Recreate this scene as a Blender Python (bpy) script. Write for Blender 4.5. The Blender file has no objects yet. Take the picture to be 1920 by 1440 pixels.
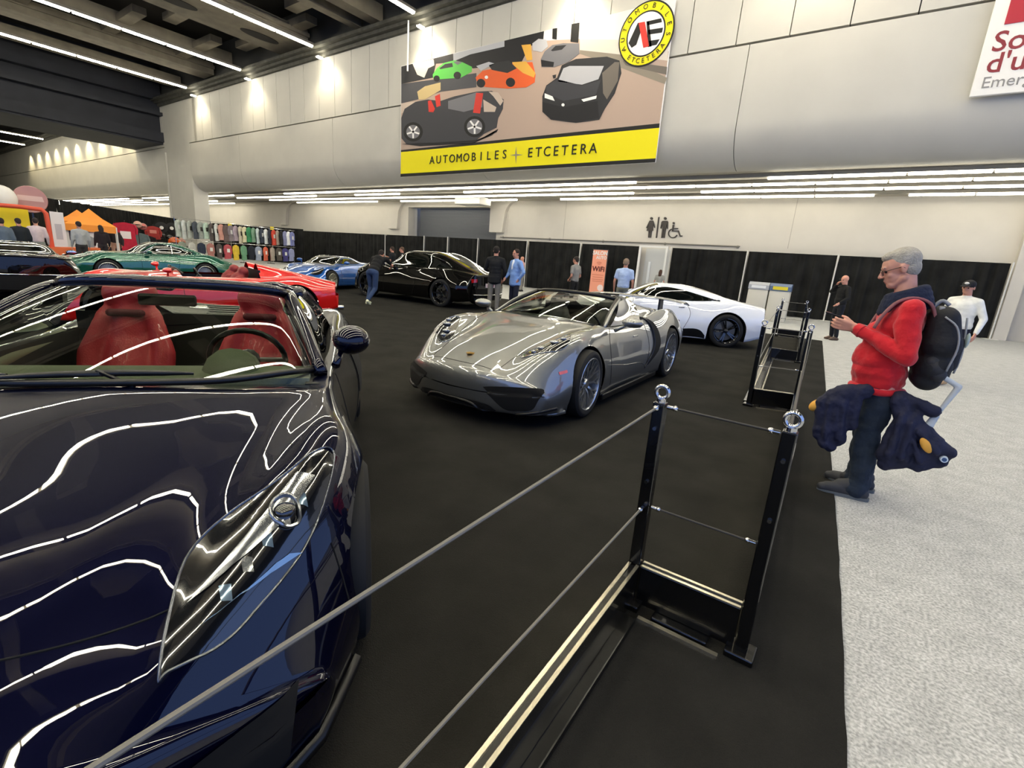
import bpy, bmesh, math, random
from mathutils import Vector, Matrix
from mathutils.bvhtree import BVHTree
random.seed(7)
PI=math.pi
sc=bpy.context.scene
COL=sc.collection
# ---------------------------------------------------------------- camera, world, exposure
cam_d=bpy.data.cameras.new('camera'); cam=bpy.data.objects.new('camera',cam_d); COL.objects.link(cam)
cam_d.sensor_width=36; cam_d.sensor_fit='HORIZONTAL'; cam_d.lens=16.933; cam_d.clip_start=.02; cam_d.clip_end=400
CAM_H=1.5
_f,_yaw,_pit,_rol=903.118,math.radians(-35.26713),math.radians(14.27475),math.radians(4.34680)
_fw=Vector((math.sin(_yaw)*math.cos(_pit),math.cos(_yaw)*math.cos(_pit),-math.sin(_pit)))
_rt=Vector((math.cos(_yaw),-math.sin(_yaw),0)); _up=_rt.cross(_fw)
CR=_rt*math.cos(_rol)+_up*math.sin(_rol); CU=_up*math.cos(_rol)-_rt*math.sin(_rol); CB=-_fw
m=Matrix((CR,CU,CB)).transposed().to_4x4(); m.translation=Vector((0,0,CAM_H)); cam.matrix_world=m
sc.camera=cam
w=bpy.data.worlds.new('world'); sc.world=w; w.use_nodes=True
w.node_tree.nodes['Background'].inputs[0].default_value=(.30,.47,1.0,1); w.node_tree.nodes['Background'].inputs[1].default_value=1.25
sc.view_settings.view_transform='Standard'; sc.view_settings.look='None'; sc.view_settings.gamma=1
sc.view_settings.use_curve_mapping=False; sc.view_settings.exposure=0.05
TUBE=48.0      # emission of the ceiling tubes
TUBE_LOW=14.5   # emission of the tubes under the low ceiling
def area(name,loc,rot,sx,sy,power,col):
    d=bpy.data.lights.new(name,'AREA'); d.shape='RECTANGLE'; d.size=sx; d.size_y=sy; d.energy=power; d.color=col
    o=bpy.data.objects.new(name,d); COL.objects.link(o); o.location=loc; o.rotation_euler=rot; return o
def spot(name,loc,target,power,col,ang,blend=.6,size=.15):
    d=bpy.data.lights.new(name,'SPOT'); d.energy=power; d.color=col; d.spot_size=math.radians(ang); d.spot_blend=blend; d.shadow_soft_size=size
    o=bpy.data.objects.new(name,d); COL.objects.link(o); o.location=loc
    o.rotation_euler=(Vector(target)-Vector(loc)).to_track_quat('-Z','Y').to_euler(); return o
ROWS=[-43.2,-35.1,-27.1,-19.1,-11.2,-3.3,4.6]; ROWS2=[-7.2,.7]
for x in ROWS: spot('wall_wash',(x+.3,17.0,11.5),(x+.3,18.0,9.3),340,(1,.87,.64),112,.7)
for k in range(11): spot('wall_wash',(-53.5-4.2*k,16.9,11.0),(-53.5-4.2*k,18.0,8.0),620,(1,.84,.5),100,.7)
# ---------------------------------------------------------------- helpers
def ray(px,py): return (-CB)+CR*((px-960)/_f)-CU*((py-720)/_f)
def atY(px,py,Y):
    d=ray(px,py); return Vector((0,0,CAM_H))+d*(Y/d.y)
def atZ(px,py,Z=0.):
    d=ray(px,py); return Vector((0,0,CAM_H))+d*((Z-CAM_H)/d.z)
def srgb(h):
    h=h.lstrip('#'); c=[int(h[i:i+2],16)/255 for i in (0,2,4)]
    return tuple(((x/12.92) if x<=.04045 else ((x+.055)/1.055)**2.4) for x in c)+(1,)
MATS={}
def mat(name,col='#808080',rough=.6,metal=0.,coat=0.,emit=0.,noise=0.,nscale=8.,bump=0.,bscale=40.,trans=0.,alpha=1.,ior=1.45,coatr=.02,spec=.5,flake=0.,sheen=0.):
    if name in MATS: return MATS[name]
    M=bpy.data.materials.new(name); M.use_nodes=True; nt=M.node_tree; b=nt.nodes['Principled BSDF']
    c=srgb(col) if isinstance(col,str) else tuple(col)
    b.inputs['Base Color'].default_value=c; b.inputs['Roughness'].default_value=rough; b.inputs['Metallic'].default_value=metal
    b.inputs['Coat Weight'].default_value=coat; b.inputs['Coat Roughness'].default_value=coatr; b.inputs['IOR'].default_value=ior
    b.inputs['Specular IOR Level'].default_value=spec; b.inputs['Transmission Weight'].default_value=trans; b.inputs['Alpha'].default_value=alpha
    b.inputs['Coat IOR'].default_value=1.7
    b.inputs['Sheen Weight'].default_value=sheen
    if emit: b.inputs['Emission Color'].default_value=c; b.inputs['Emission Strength'].default_value=emit
    if noise or bump or flake:
        tc=nt.nodes.new('ShaderNodeTexCoord')
    if noise:
        n=nt.nodes.new('ShaderNodeTexNoise'); n.inputs['Scale'].default_value=nscale; n.inputs['Detail'].default_value=6
        nt.links.new(tc.outputs['Object'],n.inputs['Vector'])
        r=nt.nodes.new('ShaderNodeValToRGB'); r.color_ramp.elements[0].position=.3; r.color_ramp.elements[1].position=.7
        r.color_ramp.elements[0].color=tuple(x*(1-noise) for x in c[:3])+(1,); r.color_ramp.elements[1].color=tuple(min(1,x*(1+noise)) for x in c[:3])+(1,)
        nt.links.new(n.outputs['Fac'],r.inputs['Fac']); nt.links.new(r.outputs['Color'],b.inputs['Base Color'])
    if bump:
        n2=nt.nodes.new('ShaderNodeTexNoise'); n2.inputs['Scale'].default_value=bscale; n2.inputs['Detail'].default_value=4
        nt.links.new(tc.outputs['Object'],n2.inputs['Vector'])
        bp=nt.nodes.new('ShaderNodeBump'); bp.inputs['Strength'].default_value=bump; bp.inputs['Distance'].default_value=.02
        nt.links.new(n2.outputs['Fac'],bp.inputs['Height']); nt.links.new(bp.outputs['Normal'],b.inputs['Normal'])
    MATS[name]=M; return M
def link(o,parent=None):
    COL.objects.link(o)
    if parent is not None: o.parent=parent
    return o
def mk(name,V,F,mt,parent=None,smooth=False,mi=None):
    me=bpy.data.meshes.new(name); me.from_pydata([tuple(v) for v in V],[],F)
    ms=mt if isinstance(mt,(list,tuple)) else [mt]
    for q in ms: me.materials.append(q)
    if mi: me.polygons.foreach_set('material_index',mi)
    if smooth: me.polygons.foreach_set('use_smooth',[True]*len(me.polygons))
    me.update(); o=bpy.data.objects.new(name,me); return link(o,parent)
def tag(o,label=None,cat=None,group=None,kind=None):
    if label: o['label']=label
    if cat: o['category']=cat
    if group: o['group']=group
    if kind: o['kind']=kind
    return o
def thing(name,label,cat,loc=(0,0,0),rz=0.,group=None):
    o=bpy.data.objects.new(name,None); o.empty_display_size=.1; COL.objects.link(o); o.location=loc; o.rotation_euler=(0,0,rz)
    return tag(o,label,cat,group)
def xf(o): # world matrix of parentless/parented things built so far
    bpy.context.view_layer.update(); return o.matrix_world
class G:
    "collects geometry"
    def __init__(s): s.V=[]; s.F=[]; s.I=[]
    def add(s,V,F,i=0):
        k=len(s.V); s.V+= [tuple(v) for v in V]; s.F+=[tuple(a+k for a in f) for f in F]; s.I+=[i]*len(F)
    def box(s,x0,x1,y0,y1,z0,z1,i=0,bev=0.):
        if bev<=0:
            V=[(x,y,z) for x in (x0,x1) for y in (y0,y1) for z in (z0,z1)]
            s.add(V,[(0,1,3,2),(4,6,7,5),(0,4,5,1),(2,3,7,6),(0,2,6,4),(1,5,7,3)],i)
        else:
            bm=bmesh.new(); bmesh.ops.create_cube(bm,size=1)
            for v in bm.verts: v.co=Vector(((x0+x1)/2+v.co.x*(x1-x0),(y0+y1)/2+v.co.y*(y1-y0),(z0+z1)/2+v.co.z*(z1-z0)))
            bmesh.ops.bevel(bm,geom=bm.edges[:],offset=bev,segments=2,affect='EDGES',profile=.5)
            s.bm(bm,i)
    def bm(s,bm,i=0,M=None):
        bm.verts.index_update()
        s.add([(M@v.co if M else v.co.copy()) for v in bm.verts],[tuple(v.index for v in f.verts) for f in bm.faces],i); bm.free()
    def tube(s,P,r,n=10,i=0,cap=True,closed=False):
        P=[Vector(p) for p in P]; R=r if isinstance(r,(list,tuple)) else [r]*len(P)
        N=len(P); base=len(s.V); up=None
        for k in range(N):
            t=(P[(k+1)%N]-P[k-1]) if closed else (P[min(k+1,N-1)]-P[max(k-1,0)])
            t.normalize()
            if up is None:
                up=Vector((0,0,1)) if abs(t.z)<.9 else Vector((1,0,0))
            a=(up-t*up.dot(t)).normalized(); b=t.cross(a); up=a
            for j in range(n):
                an=2*PI*j/n; s.V.append(tuple(P[k]+(a*math.cos(an)+b*math.sin(an))*R[k]))
        for k in range(N if closed else N-1):
            for j in range(n):
                A=base+k*n; B=base+((k+1)%N)*n
                s.F.append((A+j,A+(j+1)%n,B+(j+1)%n,B+j)); s.I.append(i)
        if cap and not closed:
            s.F.append(tuple(base+j for j in reversed(range(n)))); s.F.append(tuple(base+(N-1)*n+j for j in range(n))); s.I+=[i,i]
    def lathe(s,prof,axis='z',n=32,c=(0,0,0),i=0,M=None,close=False):
        base=len(s.V)
        for (r,h) in prof:
            for j in range(n):
                a=2*PI*j/n
                p={'z':(r*math.cos(a),r*math.sin(a),h),'y':(r*math.cos(a),h,r*math.sin(a)),'x':(h,r*math.cos(a),r*math.sin(a))}[axis]
                p=Vector(p)+Vector(c)
                if M: p=M@p
                s.V.append(tuple(p))
        m_=len(prof)
        for k in range(m_ if close else m_-1):
            for j in range(n):
                A=base+k*n;B=base+((k+1)%m_)*n
                s.F.append((A+j,B+j,B+(j+1)%n,A+(j+1)%n)); s.I.append(i)
    def sph(s,c,r,n=12,i=0,M=None):
        rr=r if isinstance(r,(tuple,list)) else (r,r,r)
        base=len(s.V); c=Vector(c); m_=n//2
        pts=[]
        for k in range(1,m_):
            t=PI*k/m_
            for j in range(n):
                a=2*PI*j/n; pts.append(Vector((math.sin(t)*math.cos(a)*rr[0],math.sin(t)*math.sin(a)*rr[1],math.cos(t)*rr[2])))
        pts=[Vector((0,0,rr[2]))]+pts+[Vector((0,0,-rr[2]))]
        s.V+=[tuple(c+(M@p if M else p)) for p in pts]
        for j in range(n): s.F.append((base,base+1+j,base+1+(j+1)%n)); s.I.append(i)
        for k in range(m_-2):
            for j in range(n):
                A=base+1+k*n;B=A+n
                s.F.append((A+j,B+j,B+(j+1)%n,A+(j+1)%n)); s.I.append(i)
        L=base+len(pts)-1; A=base+1+(m_-2)*n
        for j in range(n): s.F.append((L,A+(j+1)%n,A+j)); s.I.append(i)
    def cone(s,a,b,ra,rb,n=10,i=0): # capsule with two radii (for blobs)
        a=Vector(a);b=Vector(b)
        s.sph(a,ra,n,i); s.sph(b,rb,n,i)
        if (b-a).length>1e-5: s.tube([a,b],[ra,rb],n,i)
    def prism(s,poly,d0,d1,plane='xz',i=0):
        "polygon extruded between two depths"
        n=len(poly)
        def P(u,v,d): return {'xz':(u,d,v),'xy':(u,v,d),'yz':(d,u,v)}[plane]
        V=[P(u,v,d0) for u,v in poly]+[P(u,v,d1) for u,v in poly]
        s.add(V,[tuple(range(n)),tuple(range(2*n-1,n-1,-1))]+[(k,(k+1)%n,n+(k+1)%n,n+k) for k in range(n)],i)
    def build(s,name,mt,parent=None,smooth=False):
        return mk(name,s.V,s.F,mt,parent,smooth,s.I if isinstance(mt,(list,tuple)) and len(mt)>1 else None)
def autosmooth(o,ang=35):
    me=o.data; me.polygons.foreach_set('use_smooth',[True]*len(me.polygons)); me.set_sharp_from_angle(angle=math.radians(ang))
    return o
def evalmods(o,mods):
    for t,kw in mods:
        md=o.modifiers.new(t,t)
        for k,v in kw.items(): setattr(md,k,v)
    dg=bpy.context.evaluated_depsgraph_get(); dg.update()
    me=bpy.data.meshes.new_from_object(o.evaluated_get(dg)); old=o.data
    o.modifiers.clear(); o.data=me
    bpy.data.meshes.remove(old); return o
def blob(name,g,mt,parent=None,vox=.012,sm=6,dec=None):
    "union of overlapping solids, one continuous smooth skin"
    o=g.build(name,mt if not isinstance(mt,(list,tuple)) else mt[0],None)
    mods=[('REMESH',dict(mode='VOXEL',voxel_size=vox,use_smooth_shade=True)),('SMOOTH',dict(factor=.5,iterations=sm))]
    if dec: mods.append(('DECIMATE',dict(ratio=dec)))
    evalmods(o,mods)
    if parent is not None: o.parent=parent
    o.data.polygons.foreach_set('use_smooth',[True]*len(o.data.polygons))
    return o
def catmull(P,n,closed=False):
    "n samples along a Catmull-Rom through tuples"
    m_=len(P); out=[]
    if m_==2: return [tuple(P[0][k]+(P[1][k]-P[0][k])*t/(n-1) for k in range(len(P[0]))) for t in range(n)]
    for q in range(n):
        t=q/(n-1)*(m_-1) if not closed else q/n*m_
        i=min(int(t),m_-2) if not closed else int(t)%m_
        f=t-(i if not closed else int(t))
        if closed: p=[P[(i-1)%m_],P[i],P[(i+1)%m_],P[(i+2)%m_]]
        else:
            p1,p2=P[i],P[i+1]
            p0=P[i-1] if i>0 else tuple(2*a-b for a,b in zip(p1,p2))
            p3=P[i+2] if i+2<m_ else tuple(2*b-a for a,b in zip(p1,p2))
            p=[p0,p1,p2,p3]
        out.append(tuple(.5*((2*b)+(c-a)*f+(2*a-5*b+4*c-d)*f*f+(-a+3*b-3*c+d)*f**3) for a,b,c,d in zip(*p)))
    return out
def pchip(K):
    "monotone cubic through (x,v) knots"
    K=sorted(K); X=[k[0] for k in K]; Y=[k[1] for k in K]; n=len(K)
    if n==1: return lambda x:Y[0]
    h=[X[i+1]-X[i] for i in range(n-1)]; d=[(Y[i+1]-Y[i])/h[i] for i in range(n-1)]
    m_=[d[0]]+[0 if d[i-1]*d[i]<=0 else 2*d[i-1]*d[i]/(d[i-1]+d[i]) for i in range(1,n-1)]+[d[-1]]
    def f(x):
        if x<=X[0]: return Y[0]
        if x>=X[-1]: return Y[-1]
        i=max(k for k in range(n-1) if X[k]<=x); t=(x-X[i])/h[i]
        return Y[i]*(2*t**3-3*t*t+1)+h[i]*m_[i]*(t**3-2*t*t+t)+Y[i+1]*(-2*t**3+3*t*t)+h[i]*m_[i+1]*(t**3-t*t)
    return f
def text(name,body,size,mt,parent=None,loc=(0,0,0),rot=(PI/2,0,0),ext=.004,align='CENTER',shear=0.,space=1.,wx=1.,bold=0.):
    cu=bpy.data.curves.new(name,'FONT'); cu.body=body; cu.size=size; cu.extrude=ext; cu.align_x=align; cu.align_y='CENTER'; cu.space_character=space; cu.shear=shear
    cu.offset=bold; cu.resolution_u=3
    o=bpy.data.objects.new(name,cu); COL.objects.link(o)
    dg=bpy.context.evaluated_depsgraph_get(); dg.update()
    me=bpy.data.meshes.new_from_object(o.evaluated_get(dg)); bpy.data.objects.remove(o)
    me.materials.clear(); me.materials.append(mt)
    o=bpy.data.objects.new(name,me); link(o,parent); o.location=loc; o.rotation_euler=rot; o.scale=(wx,1,1); return o
def struct(o): o['kind']='structure'; return o
# ================================================================ SETTING
m_conc=mat('concrete_floor','#b4b5b4',rough=.75,noise=.12,nscale=7.0,bump=.2,bscale=90)
nt=m_conc.node_tree; b=nt.nodes['Principled BSDF']; tc=[n for n in nt.nodes if n.type=='TEX_COORD'][0]
vo=nt.nodes.new('ShaderNodeTexNoise'); vo.inputs['Scale'].default_value=75; vo.inputs['Detail'].default_value=3
nt.links.new(tc.outputs['Object'],vo.inputs['Vector'])
mr=nt.nodes.new('ShaderNodeMapRange'); mr.inputs['From Min'].default_value=.35; mr.inputs['From Max'].default_value=.65; mr.inputs['To Min'].default_value=.62; mr.inputs['To Max'].default_value=1.2
nt.links.new(vo.outputs['Fac'],mr.inputs['Value'])
mx=nt.nodes.new('ShaderNodeMix'); mx.data_type='RGBA'; mx.blend_type='MULTIPLY'; mx.inputs['Factor'].default_value=1
src=b.inputs['Base Color'].links[0].from_socket
nt.links.new(src,mx.inputs['A']); nt.links.new(mr.outputs['Result'],mx.inputs['B']); nt.links.new(mx.outputs['Result'],b.inputs['Base Color'])
m_carp=mat('black_carpet','#262522',rough=.95,noise=.3,nscale=2.2,bump=.5,bscale=220,spec=.15)
m_wall=mat('wall_white','#cfc9bd',rough=.75,noise=.03,nscale=1.2)
m_wall2=mat('wall_upper','#c4c1b8',rough=.6,noise=.035,nscale=.8)
m_dark=mat('ceiling_dark','#100c09',rough=.95)
m_beamc=mat('ceiling_concrete','#6a6458',rough=.9,noise=.2,nscale=1.5)
m_navy=mat('beam_dark','#22242c',rough=.7,noise=.2,nscale=1.)
m_seam=mat('joint_dark','#3a3a38',rough=.9)
m_tube=mat('tube_light',(1.,.93,.74,1),emit=TUBE); m_tubel=mat('tube_light_low',(1.,.95,.80,1),emit=TUBE_LOW)
m_house=mat('light_housing','#8a857a',rough=.5)
m_black=mat('black_gloss','#060606',rough=.18,coat=.5)
m_blackm=mat('black_matte','#0c0c0c',rough=.6)
m_chrome=mat('chrome','#cfcfcf',rough=.12,metal=1)
m_white=mat('white_paint','#e6e4de',rough=.5)
g=G(); g.box(-150,16,-22,34,-.3,0); struct(g.build('floor',m_conc))
# carpet: right edge drifts with the aisle
g=G(); ed=[(.47,-6),(.36,-1.5),(.25,1.67),(.21,2.35),(.14,3.45),(.06,4.43),(-.28,8.88),(-.69,14.3),(-.8,15.7)]
edd=[]
for a,c in zip(ed[:-1],ed[1:]):
    for k in range(6):
        t=k/6; edd.append((a[0]+(c[0]-a[0])*t+random.uniform(-.003,.003),a[1]+(c[1]-a[1])*t))
edd.append(ed[-1])
g.prism([(-26,-6)]+edd+[(-26,15.7)],.0,.012,'xy'); struct(g.build('carpet',m_carp))
# back wall with shutter niche
g=G(); YB=25.4
for x0,x1 in ((-150,-28.4),(-20.1,14)): g.box(x0,x1,YB,YB+.6,0,5.2)
g.box(-28.4,-20.1,YB+.002,YB+.6,4.75,5.2)
g.box(-150,14,26.9,27.1,0,15); wb=struct(g.build('wall_back',m_wall))
g=G()
for xc,s in ((-28.4,1),(-20.1,-1)):   # rounded reveals of the niche
    pts=[(xc-s*.9,YB-.012)]+[(xc-s*.9+s*.9*math.sin(a),YB-.012+.9*(1-math.cos(a))) for a in [k*PI/16 for k in range(9)]]
    g.prism(pts+[(xc-s*.9,YB+1.3)] if s>0 else (pts+[(xc-s*.9,YB+1.3)])[::-1],0,4.9,'xy')
struct(autosmooth(g.build('trim_1',m_wall,wb)))
g=G(); g.box(-28.2,-20.3,YB+1.0,YB+1.1,0,4.8); sh=struct(g.build('door_1',mat('shutter_grey','#6d6f72',rough=.5)))
g=G()
for k in range(48): g.box(-28.1,-20.4,YB+.955,YB+1.0,k*.1+.008,k*.1+.092)
s_=g.build('shutter_slats',mat('shutter_grey'),sh); s_['kind']='stuff'
# curved corbels where the piers meet the low ceiling
g=G()
for xc in (-44.6,-29.3,-19.4):
    g.prism([(xc-1.1,5.15),(xc+1.1,5.15)]+[(xc+1.1-1.05*math.sin(a*PI/16),5.15-1.0*(1-math.cos(a*PI/16))) for a in range(1,9)][::1]+[(xc-.05,3.2),(xc-1.1,3.2)],YB-.25,YB-.01,'xz')
struct(autosmooth(g.build('trim_2',m_wall,wb)))
# white duct box beside the niche and conduit rail
g=G(); g.box(-21.6,-19.6,23.0,24.1,4.62,5.05,bev=.05); struct(autosmooth(g.build('trim_3',m_white)))
g=G(); g.tube([(-19.7,YB-.05,2.93),(-5.4,YB-.05,2.96)],.03,8)
for x in (-19.5,-16,-12.5,-9,-5.5): g.box(x-.04,x+.04,YB-.06,YB,2.86,3.0)
tag(g.build('conduit_rail',m_house),'thin grey conduit running along the white wall under the restroom symbols','pipe')
for x in (-15.1,-3.4): 
    g=G(); g.box(x-.012,x+.012,YB-.006,YB,2.95,5.1); struct(g.build('trim_4',mat('joint_soft','#a8a296',rough=.9),wb))
# upper wall: cove profile + panels
def cove(x0,x1,name):
    prof=[(18.0,8.60),(18.0,6.35)]+[(18.0+1.15*(1-math.cos(a)),6.35-1.25*math.sin(a)) for a in [k*PI/2/14 for k in range(1,15)]]
    g=G(); n=len(prof)
    V=[(x,y,z) for x in (x0,x1) for y,z in prof]+[(x,y,z) for x in (x0,x1) for y,z in ((19.15,5.3),(18.4,6.4),(18.4,8.60))]
    F=[(k,k+1,n+k+1,n+k) for k in range(n-1)]
    e=2*n; prof_ids=lambda s:[s*n+k for k in range(n)]+[e+3*s,e+3*s+1,e+3*s+2]
    F+=[tuple(prof_ids(0)),tuple(reversed(prof_ids(1))),(0,n,e+5,e+2)]
    g.add(V,F); return struct(autosmooth(g.build(name,m_wall2),50))
xs=[-45.6,-37.6,-26.6,-15.6,-4.62,6.4,14]
wu=None
for k in range(len(xs)-1):
    o=cove(xs[k]+.012,xs[k+1]-.012,'wall_front')
cove(-150,-50.5,'wall_front')
g=G(); g.box(-150,14,18.42,18.7,6.4,14.6); g.box(-150,14,18.2,18.42,8.6,14.6); wback=struct(g.build('wall_upper',m_seam))
W=1.52; k0=int((-45.6+6.57)/W)
pm=None
for k in range(-26,12):
    x0=-6.57+k*W; x1=x0+W
    x0=max(x0,-45.6)
    if pm is None: 
        g=G(); g.box(0,W-.03,0,.2,0,3.22); pm=g.build('wall_panel',m_wall2,wback); o=pm
    else:
        o=pm.copy(); link(o,wback)
    o.location=(x0+.015,17.99,8.66)
g=G(); g.box(-150,-50.5,17.99,18.2,8.66,12.2); struct(g.build('wall_panel',m_wall2,wback))
# metal edge channel at the ceiling line
g=G(); g.box(-150,14,17.6,18.3,11.9,12.35); g.box(-150,14,17.35,17.6,12.05,12.2); g.box(-150,14,17.82,17.98,11.72,11.9); struct(g.build('trim_5',mat('edge_channel','#4b4a44',rough=.7,noise=.3,nscale=3)))
g=G(); g.box(-50.5,-45.6,18.0,19.12,0,11.95); g.box(-50.35,-50.2,17.9,18.0,0,8.2); struct(g.build('trim_6',m_wall2))
# rounded shoulder of the pier under the beam
g=G(); g.box(-150,14,19.1,25.9,5.12,5.5); struct(g.build('ceiling_low',mat('soffit','#b5afa2',rough=.8)))
# dark deck, big beam, concrete beams, ribs
g=G(); g.box(-150,16,-22,18.2,14.6,15); struct(g.build('ceiling',m_dark))
g=G(); g.box(-57.2,-50.6,-22,18.0,8.85,9.0); g.box(-57.2,-50.4,-22,18.0,9.0,9.75); g.box(-56.9,-50.9,-22,18.0,9.75,11.0); g.box(-57.2,-50.2,-22,18.0,11.0,11.25)
g.box(-57,-50.7,-22,18,11.25,12.1); g.box(-57.2,-50.0,-22,18.0,12.1,12.4); g.box(-57,-50.3,-22,18.0,12.4,14.6)
struct(g.build('beam_dark',m_navy))
g=G()
for x,w_,z in ((-41.4,1.6,12.7),(-30.3,3.0,12.6),(-24.2,.5,12.6),(-22.6,.7,12.5),(-46.4,.5,12.6),(-38.0,.35,12.9),(-16.6,2.6,12.6),(-8.2,.6,12.6),(-5.9,2.4,12.6),(1.2,.6,12.6),(7.5,2.6,12.6)):
    g.box(x-w_/2,x+w_/2,-22,18,z,z+.75)
    if w_>1.4: g.box(x-w_/2-.18,x+w_/2+.18,-22,18,z+.35,z+.55)
cb=struct(g.build('beam_concrete',m_beamc))
g=G()
for y,z in ((15.2,12.6),(10.9,12.6),(6.6,12.6),(2.3,12.6),(-2,12.6)):
    pass
pr=None
for j,x0 in enumerate(ROWS[:-1]):
    for k in range(9):
        y=15.9-k*3.9+(j%2)*1.3
        if pr is None:
            g=G(); g.box(-3.9,3.9,-.33,.33,.15,.5); pr=g.build('rib',m_beamc,cb); o=pr
        else: o=pr.copy(); link(o,cb)
        o.location=(x0+4.05,y,12.95)
# oval openings in the broad beam soffit
ov=None
for k in range(3):
    g=G(); g.prism([(.42*math.cos(a*PI/12),1.05*math.sin(a*PI/12)) for a in range(24)],12.575,12.6,'xy'); o=g.build('opening',m_dark,cb); o.location=(-30.3,7.6+k*4.2,0)
g=G(); g.box(-150.4,-150,-22,34,0,15); struct(g.build('wall_left',m_wall))
g=G(); g.box(-150,-24,-22.4,-22,0,15); struct(g.build('wall_rear',m_wall))
# right corner pieces of the back wall: pilaster, reveal, dark door edge
g=G(); g.box(3.98,4.35,25.0,25.4,0,5.15); g.box(4.35,14,25.0,25.4,2.6,5.15); g.box(6.0,6.5,24.8,25.4,0,2.6); struct(g.build('trim_7',m_wall))
g=G(); g.box(5.25,5.6,24.95,25.38,0,2.45); struct(g.build('door_2',mat('reveal_brown','#6b6256',rough=.7)))
g=G(); g.box(5.62,6.0,24.9,24.96,0,2.5); g.box(5.66,5.9,24.86,24.9,.02,1.2); struct(g.build('door_3',m_blackm))
# ================================================================ CEILING LIGHTS
def dupe(o,parent=None):
    c=o.copy(); link(c,parent); return c
tb=None
ordinals=['first','second','third','fourth','fifth','sixth','seventh']
for j,x in enumerate(ROWS):
    t=thing('light_row','long row of bare tubes across the dark ceiling, %s counted from the big dark beam'%ordinals[j],'ceiling light',(x,17.2,11.98),0,'tube rows under the high ceiling')
    g=G(); g.box(-.11,.11,-30.5,0,.035,.15); g.build('housing',m_house,t)
    for k in range(15):
        if tb is None:
            g=G(); g.box(-.075,.075,-2.0,-.03,-.05,.035,bev=.02); tb=g.build('tube',m_tube,t); o=tb
        else: o=dupe(tb,t)
        o.location=(0,-k*2.06,0)
    g=G(); g.box(-.10,.10,.25,.55,-.42,-.36); g.build('end_lamp',m_tube,t)
for j,x in enumerate(ROWS2):
    t=thing('light_row',('extra row of tubes above the silver car, outside the picture','extra row of tubes above the photographer, outside the picture')[j],'ceiling light',(x,17.2,11.98),0,'extra tube rows overhead')
    for k in range(15): o=dupe(tb,t); o.location=(0,-k*2.06,0)
for j,x in enumerate((-60,-66,-73,-81,-90)):
    t=thing('light_row','row of tubes beyond the dark beam, %s from the beam'%ordinals[j],'ceiling light',(x,16.6,11.2),0,'tube rows beyond the beam')
    g=G(); g.box(-.11,.11,-20.5,0,.035,.15); g.build('housing',m_house,t)
    for k in range(10): o=dupe(tb,t); o.location=(0,-k*2.06,0)
tl=None
lowrows=[(19.7,[(-49.5,-42.5),(-35,-8.5),(-3.7,6)],'nearest to the curved wall edge'),(20.95,[(-44.6,-33),(-28.6,-24.2),(-19,6)],'second from the curved wall edge'),
 (22.35,[(-42,-9.7),(-6.7,6)],'third from the curved wall edge'),(23.9,[(-40.5,-30),(-27.5,-17.5),(-14.6,-.6),(.4,6)],'closest to the back wall')]
for Y,segs,nm in lowrows:
    segs=segs+[(-110,-66),(-62,-51.5)]
    t=thing('light_row','row of tubes under the low ceiling, %s'%nm,'ceiling light',(0,Y,4.96),0,'tube rows under the low ceiling')
    g=G(); g.box(-110,6,-.08,.08,.03,.14); g.build('housing',m_house,t)
    for a,c in segs:
        n=max(1,round((c-a)/2.06))
        for k in range(n):
            if tl is None:
                g=G(); g.box(0,1.97,-.06,.06,-.05,.03,bev=.02); tl=g.build('tube',m_tubel,t); o=tl
            else: o=dupe(tl,t)
            o.location=(a+(c-a)*k/n,0,0); o.scale=((c-a)/n/2.02,1,1)
# ================================================================ DRAPES
m_drape=mat('drape_black','#1a1a19',rough=.9,noise=.6,nscale=1.6,spec=.3)
m_pole=mat('pole_white','#dcdad2',rough=.4)
def curtain(p,q,z1,name='drape_panel',parent=None,fold=.46,amp=.095,z0=.02,mt=None):
    L=math.hypot(q[0]-p[0],q[1]-p[1]); n=max(8,int(L/.05)); dx,dy=(q[0]-p[0])/L,(q[1]-p[1])/L
    V=[];F=[];ph=random.random()*9
    zs=[z0,(z0+z1)/2,z1-.12,z1]
    for k in range(n+1):
        s=L*k/n; a=amp*(math.sin(2*PI*s/fold+ph+2.6*math.sin(s*1.3+ph))*(.6+.4*math.sin(s*3.1+ph))+.35*math.sin(2*PI*s/(fold*.43)+ph))
        for zi,z in enumerate(zs):
            f=[1,.85,.55,.1][zi]; V.append((p[0]+dx*s-dy*a*f,p[1]+dy*s+dx*a*f,z))
    m_=len(zs)
    for k in range(n):
        for j in range(m_-1): F.append((k*m_+j,(k+1)*m_+j,(k+1)*m_+j+1,k*m_+j+1))
    return mk(name,V,F,mt or m_drape,parent,True)
XP=[-42.6,-30.4,-26.2,-23.9,-21.2,-17.3,-13.64,-10.12]
where=['left of the black sedan, longest one','behind the black sedan','below the left half of the roller shutter','below the right half of the roller shutter','directly behind the two men talking','beside the man in the pink shirt','behind the orange banner','x']
YD=25.05
def pole(x,y,h,lab):
    t=thing('drape_pole',lab,'pole',(x,y,0),0,'white poles between the drapes')
    g=G(); g.tube([(0,0,0),(0,0,h)],.028,8); g.build('upright',m_pole,t)
    g=G(); g.box(-.22,.22,-.22,.22,0,.012); g.build('base_plate',m_pole,t); return t
nm=0
allx=XP+[-8.5,-4.94,-1.4,3.9]
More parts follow.
